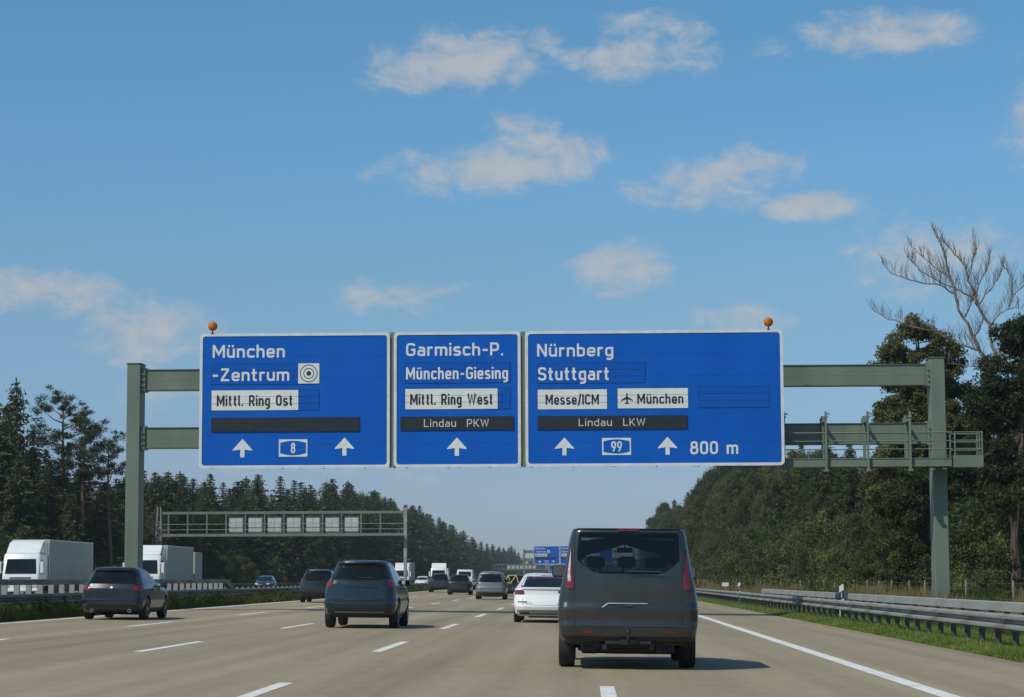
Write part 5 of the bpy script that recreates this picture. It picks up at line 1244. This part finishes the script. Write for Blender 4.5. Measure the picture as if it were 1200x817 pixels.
suvP = paint('suv_steel_blue', (.017, .031, .039), .6, .27, .06, .2)
suvS = generic('suv', suvP, 4.55, 1.84, 1.68, r=.365, ro=.86, fo=.86, rc=.30, spokes=5, win=(.715, .925), gx=.76, gt=.58,
    items=pairs('tail_light', .60*1.68, .70*1.68, .68, .90, 'red', .03, off=.014) + gaps(.665, .38*1.68, .60*1.68)
      + [('plate_recess', 'rear', rrz(.41*1.68, .535*1.68, -.42, .42, .05, slope=.06), suvP, dict(off=.008)),
         ('garnish_strip', 'rear', rrz(.60*1.68, .625*1.68, -.42, .42, .015), suvP, dict(off=.028)), ('skid_plate', 'rear', rrz(.225*1.68, .245*1.68, -.6, .6, .012), 'galv_old', dict(off=.03)),
         ('bumper_ridge', 'rear', rrz(.345*1.68, .375*1.68, -.84, .84, .02), suvP, dict(off=.03, nx=18))],
    extra=[wiper(-.05, .28, 1.235, 1.22, .185, .18), antenna(0, .75, 1.68), roofrails(.60, .9, 2.6, 1.66)])
vehicle('suv', 'steel blue SUV in the middle lane left of the white saloon', 'car', suvS, -5.52, 54.1)

gP = paint('hatch_dark_blue', (.015, .018, .023), .5, .24, .06, .30)
gS = generic('hatch', gP, 4.27, 1.80, 1.47, r=.32, ro=.80, fo=.86, rc=.27, win=(.675, .91), gx=.74, gt=.58,
    items=pairs('tail_light', .545*1.47, .645*1.47, .60, .88, 'red', .02, off=.012) + gaps(.60, .37*1.47, .6*1.47) + pairs('reflector', .27*1.47, .29*1.47, .6, .78, 'redlens', .008, off=.016)
      + [('badge', 'rear', rrz(.585*1.47, .625*1.47, -.03, .03, .02), 'chrome', dict(off=.02)), ('bumper_ridge', 'rear', rrz(.36*1.47, .375*1.47, -.8, .8, .008), gP, dict(off=.02, nx=16))],
    extra=[exhaust((-.52, .52), -.03, .255), antenna(0, .85, 1.46), wiper(.0, .3, 1.02, 1.01, .20, .20)])
vehicle('hatchback', 'dark hatchback with twin exhausts in the leftmost lane near the gantry post', 'car', gS, -13.07, 61.0)

wP = paint('saloon_white', (.78, .79, .78), .0, .3, .02)
wS = generic('saloon', wP, 4.86, 1.87, 1.44, r=.345, ro=.95, fo=.95, rc=.38, win=(.70, .915), mblack=True, mscale=.72, low='galv_old',
    items=pairs('tail_light', .555*1.44, .645*1.44, .60, .90, 'red', .025, off=.014) + gaps(.64, .36*1.44, .5*1.44)
      + [('boot_lip', 'rear', rrz(.662*1.44, .682*1.44, -.70, .70, .01), wP, dict(off=.05, nx=16)), ('plate_recess', 'rear', rrz(.35*1.44, .455*1.44, -.36, .36, .05, slope=.05), wP, dict(off=.012)),
         ('rear_screen_band', 'rear', rrz(.893*1.44, .912*1.44, -.52, .52, .008), 'red', dict(off=.012))]
      + pairs('bumper_slot', .40*1.44, .425*1.44, .52, .78, 'galv_old', .012, off=.006) + pairs('exhaust_trim', .17*1.44, .215*1.44, .45, .72, 'plastic', .02, off=.02), sidewin=[(.95, 1.7, .69*1.44, .86*1.44, .45, 0), (1.72, 2.6, .685*1.44, .90*1.44, 0.05, 0), (2.62, 3.5, .68*1.44, .895*1.44, 0, .75)])
vehicle('saloon_car', 'white fastback saloon directly left of the dark van', 'car', wS, -1.17, 63.3)

bP = paint('compact_black', (.012, .018, .022), .3, .3)
bS = generic('suv', bP, 4.2, 1.80, 1.60, r=.34, items=pairs('tail_light', .57*1.6, .70*1.6, .68, .86, 'red', .02, off=.014) + gaps(.66, .36*1.6, .6*1.6)+ [('bumper_cover', 'rear', rrz(.2*1.6, .36*1.6, -.8, .8, .03), 'plastic', dict(off=.03))], extra=[roofrails(.58, .9, 2.4, 1.58)])
vehicle('compact_suv', 'black compact SUV in the leftmost lane partly hidden by the blue SUV', 'car', bS, -12.86, 106.2)
sP = paint('mpv_silver', (.19, .20, .20), .5, .35)
sS = generic('mpv', sP, 4.5, 1.82, 1.66, r=.33, win=(.61, .90), items=pairs('tail_light', .55*1.66, .72*1.66, .74, .88, 'redlens', .02, off=.012) + gaps(.66, .36*1.66, .58*1.66), extra=[roofrails(.62, .7, 2.6, 1.66)])
vehicle('people_carrier', 'silver grey people carrier centre of the lanes beyond the white saloon', 'car', sS, -5.62, 131.0)
hP = paint('hatch_black', (.012, .013, .015), .3, .3)
hS = generic('hatch', hP, 4.2, 1.80, 1.52, r=.32, items=pairs('tail_light', .55*1.52, .64*1.52, .6, .86, 'redlens', .02, off=.012))
vehicle('hatchback', 'black hatchback between the silver people carrier and the dark one behind it', 'car', hS, -9.42, 165)
dP = paint('estate_dark_grey', (.03, .028, .032), .4, .3)
dS = generic('suv', dP, 4.6, 1.86, 1.62, r=.34, items=pairs('tail_light', .57*1.62, .68*1.62, .68, .88, 'redlens', .02, off=.014))
vehicle('estate_car', 'dark grey car in the leftmost lane beside the black hatchback', 'car', dS, -12.55, 190)
rP = paint('car_dark_red', (.16, .012, .016), .3, .3)
rS = generic('hatch', dP, 4.4, 1.80, 1.52, r=.32, items=pairs('tail_light', .53*1.52, .66*1.52, .56, .86, 'red', .02, off=.012)+[('bumper_cover', 'rear', rrz(.28*1.52, .38*1.52, -.8, .8, .02), rP, dict(off=.02))])
vehicle('hatchback', 'dark car carrying a yellow bicycle just left of the white saloon', 'car', rS, -5.15, 160)
# bicycle on a rear rack
def bicycle(x, y, z):
    t = empty('bicycle', 'yellow framed bicycle strapped to the rear of a dark car', 'bicycle', (x, y, z))
    def ringm(cx, r, rr_): 
        b_ = MB(); n = 28; vs = []; 
        pts = [(cx+r*math.cos(2*PI*k/n), 0, r+r*math.sin(2*PI*k/n)) for k in range(n+1)]; b_.tube(pts, rr_, 5, False); return b_
    for cx in (-.52, .52):
        w = ringm(cx, .34, .02).build('wheel', MT['tyre'], t)
        sp = MB()
        for k in range(8): sp.tube([(cx, 0, .34), (cx+.33*math.cos(k*PI/4), 0, .34+.33*math.sin(k*PI/4))], .004, 3)
        sp.build('spokes', MT['galv'], w)
    b_ = MB(); A, B_, C_, D = (-.52, 0, .34), (-.05, 0, .30), (-.2, 0, .82), (.36, 0, .86)
    for p, q in ((A, B_), (A, C_), (B_, C_), (B_, D), (C_, D), (D, (.52, 0, .34)), (C_, (-.23, 0, .95))): b_.tube([p, q], .03, 6)
    b_.build('frame', MT['yellow'], t)
    b_ = MB(); b_.cbox(-.36, -.10, -.06, .06, .95, 1.0, .015); b_.build('saddle', MT['plastic'], t)
    b_ = MB(); b_.tube([(.36, 0, .86), (.38, 0, 1.0)], .018, 6); b_.tube([(.38, -.27, 1.0), (.38, .27, 1.0)], .016, 6); b_.build('handlebar', MT['plastic'], t)
    b_ = MB(); b_.tube([(-.05, -.08, .30), (-.05, .08, .30)], .07, 10); b_.tube([(-.05, -.09, .30), (.08, -.09, .22)], .014, 4); b_.build('crankset', MT['galv'], t)
bicycle(-5.35, 159.75, road_z(-5)+.62)

# --- white panel van far ahead and oncoming traffic
bw = paint('van_white', (.74, .75, .75), .0, .35, .03)
fvS = dict(vanS); fvS['holes'] = (); fvS['paint'] = bw; fvS['items'] = [(a[0], a[1], a[2], bw if a[3] is vanS['paint'] else a[3], *(a[4:])) for a in vanS['items']]
fvS['rows'] = [(z*1.08, w, r1, f1) for z, w, r1, f1 in vz]; fvS['extra'] = []
fvS['items'] = [it for it in fvS['items'] if it[0] in ('rear_bumper',)]+[('rear_window', 'rear', rrz(1.40, 1.92, -.66, .66, .05), 'glass', dict(off=.008, nz=12, nx=12))]+pairs('tail_light', 1.1, 1.5, .80, .88, 'red', .02, off=.014)
vehicle('van', 'small white van in the distance above the black hatchback', 'van', fvS, -12.85, 236)
ob = paint('oncoming_blue', (.010, .016, .030), .4, .3)
oS = generic('hatch', ob, 4.3, 1.8, 1.55)
vehicle('hatchback', 'dark blue oncoming car behind the median barrier below the signal gantry', 'car', oS, -31.3, 219, PI, 'oncoming traffic on the opposite carriageway', opp_z)
o2S = generic('hatch', bw, 4.3, 1.8, 1.52)
vehicle('hatchback', 'white oncoming car right of the far lorry behind the median', 'car', o2S, -21.6, 296, PI, 'oncoming traffic on the opposite carriageway', opp_z)

# --- lorries
def lorry(label, x, y, boxL, boxH=3.95, trailer=None, rigid=False, boxmat='trailer', scale=1.0, cabH=3.0):
    """oncoming lorry, front at local y=0 facing the camera, body extends to +y"""
    t = empty('lorry', label, 'lorry', (x, y, opp_z(x)), 0, 'oncoming traffic on the opposite carriageway'); t.scale = (scale, scale, scale)
    W = 1.23
    def shell(prof, x0, x1, m, nm, c=.05, par=None):
        # side profile in (y,z) extruded across with chamfered flanks
        cy = sum(p[0] for p in prof)/len(prof); cz = sum(p[1] for p in prof)/len(prof)
        def ins(k): return [((p[0]-cy)*(1-k)+cy, (p[1]-cz)*(1-k)+cz) for p in prof]
        b_ = MB(); rings = []
        for xx, k in ((x0, .06), (x0+c*.4, .02), (x0+c, 0), (x1-c, 0), (x1-c*.4, .02), (x1, .06)): rings.append([(xx, p[0], p[1]) for p in ins(k)])
        b_.loft(rings, True); return b_.build(nm, MT[m], par or t, smooth=30)
    cab = shell([(.12, .45), (.0, .6), (.0, 1.35), (.06, 1.55), (.38, 2.75), (.55, 2.98), (2.2, 3.02), (2.2, .75), (1.6, .7), (1.45, 1.05), (.85, 1.05), (.7, .45)], -W, W, 'truckwhite', 'cab', .14)
    b_ = MB(); b_.add([(-1.06, .055, 1.62), (1.06, .055, 1.62), (.98, .345, 2.60), (-.98, .345, 2.60), (-1.06, .09, 1.62), (1.06, .09, 1.62), (.98, .37, 2.60), (-.98, .37, 2.60)], [(0, 1, 2, 3), (0, 4, 5, 1), (1, 5, 6, 2), (2, 6, 7, 3), (3, 7, 4, 0)])
    for v in range(4): a = b_.v[v]; b_.v[v] = (a[0], a[1]-.02, a[2])
    ws = b_.build('windscreen', MT['glass'], cab)
    for s_ in (-1, 1):
        b_ = MB(); b_.tube([(s_*.1, .02, 1.64), (s_*.75, .05, 1.74)], .014, 4); b_.build('wiper', MT['plastic'], ws)
        b_ = MB(); b_.extr([(.42, 1.62), (.68, 2.55), (1.45, 2.55), (1.45, 1.55)], 'x', *sorted((s_*(W+.004), s_*(W-.02)))); b_.build('side_window', MT['glass'], cab)
        b_ = MB(); b_.cbox(*sorted((s_*(W+.10), s_*(W+.32))), .12, .24, 1.62, 2.42, .03); b_.tube([(s_*W, .3, 2.36), (s_*(W+.2), .2, 2.36)], .025, 5); b_.tube([(s_*W, .3, 1.7), (s_*(W+.2), .2, 1.7)], .025, 5); b_.build('wing_mirror', MT['truckwhite'], t)
        b_ = MB(); b_.cbox(*sorted((s_*.72, s_*1.15)), -.03, .1, .66, .86, .02); b_.build('headlight', MT['clear'], cab)
    b_ = MB(); 
    for k in range(4): b_.box(-.72, .72, -.02, .05, .86+k*.14, .95+k*.14)
    b_.build('grille', MT['plastic'], cab)
    b_ = MB(); b_.cbox(-W, W, -.06, .5, .32, .6, .05); b_.build('bumper', MT['truckwhite'], cab)
    # roof deflector
    shell([(.60, 3.0), (.95, 3.30), (1.5, 3.72), (2.2, boxH-.06), (2.2, 3.0)], -W*.92, W*.92, 'truckwhite', 'roof_deflector', .16)
    for s_ in (-1, 1):
        b_ = MB(); b_.box(*sorted((s_*(W-.06), s_*(W-.02))), 2.2, 2.72, .8, boxH-.25); b_.build('side_deflector', MT['truckwhite'], t)
    y0 = 2.8; 
    b_ = MB(); b_.cbox(-1.275, 1.275, y0, y0+boxL, 1.1, boxH, .03); bx = b_.build('box_body', MT[boxmat], t)
    e = MB(); 
    for s_ in (-1, 1):
        e.box(*sorted((s_*1.27, s_*1.295)), y0-.01, y0+boxL+.01, boxH-.09, boxH+.005); e.box(*sorted((s_*1.27, s_*1.295)), y0-.01, y0+boxL+.01, 1.08, 1.2)
        for yy in (y0, y0+boxL-.08): e.box(*sorted((s_*1.27, s_*1.29)), yy, yy+.08, 1.2, boxH-.09)
    e.build('edge_rail', MT['truckwhite'], bx)
    b_ = MB(); b_.box(-.45, .45, .6, y0+boxL-.2, .75, 1.08); b_.build('chassis', MT['plastic'], t)
    wm = wheel_meshes(.5, .3, 8, MT['rimdark'], ('truck',))
    ys_ = [1.2, 3.6]+([y0+boxL-2.0, y0+boxL-3.3, y0+boxL-4.6] if not rigid else [y0+boxL-2.4])
    for yy in ys_:
        for s_ in (-1, 1): add_wheel(t, s_*1.08, yy, .5, .3, wm)
    for s_ in (-1, 1):
        b_ = MB(); b_.box(*sorted((s_*1.2, s_*1.24)), 4.4, y0+boxL-5.4 if not rigid else y0+boxL-3.2, .45, 1.0); b_.build('side_guard', MT['plastic'], t)
    if trailer:
        yt, Lt, Ht = trailer
        b_ = MB(); b_.cbox(-1.25, 1.25, yt, yt+Lt, 1.0, Ht, .03); tb = b_.build('trailer_body', MT['trailer'], t)
        b_ = MB(); b_.box(-.1, .1, y0+boxL, yt, .75, .9); b_.build('drawbar', MT['plastic'], t)
        for yy in (yt+Lt*.4, yt+Lt*.65):
            for s_ in (-1, 1): add_wheel(t, s_*1.05, yy, .5, .3, wm)
    return t
lorry('white articulated lorry with roof deflector at the left picture edge', -38.2, 149.5, 13.6)
lorry('white lorry with a grey box body half hidden by the left gantry post', -32.75, 164, 11.0, 3.72, trailer=(15.0, 3.2, 3.35), rigid=True)
lorry('small oncoming lorry beneath the right end of the signal gantry', -30.3, 366, 9.0, 3.9, rigid=True)
lorry('little white camper lorry far off left of the dark cars', -21.3, 322, 5.0, 2.95, rigid=True, boxmat='truckwhite', scale=.92)

# ------------------------------------------------------------------ summer haze
hz = MB(); hz.box(-5900, 5900, -38, 5900, -1.6, 26.0)
hm = bpy.data.materials.new('thin_haze'); hm.use_nodes = True; nt = hm.node_tree; nt.nodes.remove(nt.nodes['Principled BSDF'])
pv = nt.nodes.new('ShaderNodeVolumePrincipled'); pv.inputs['Color'].default_value = (.88, .93, 1.0, 1); pv.inputs['Density'].default_value = HAZE; pv.inputs['Anisotropy'].default_value = .2
nt.links.new(pv.outputs[0], nt.nodes['Material Output'].inputs['Volume'])
tag(hz.build('haze', hm), 'thin pale summer haze over the motorway', 'haze', None, 'stuff')
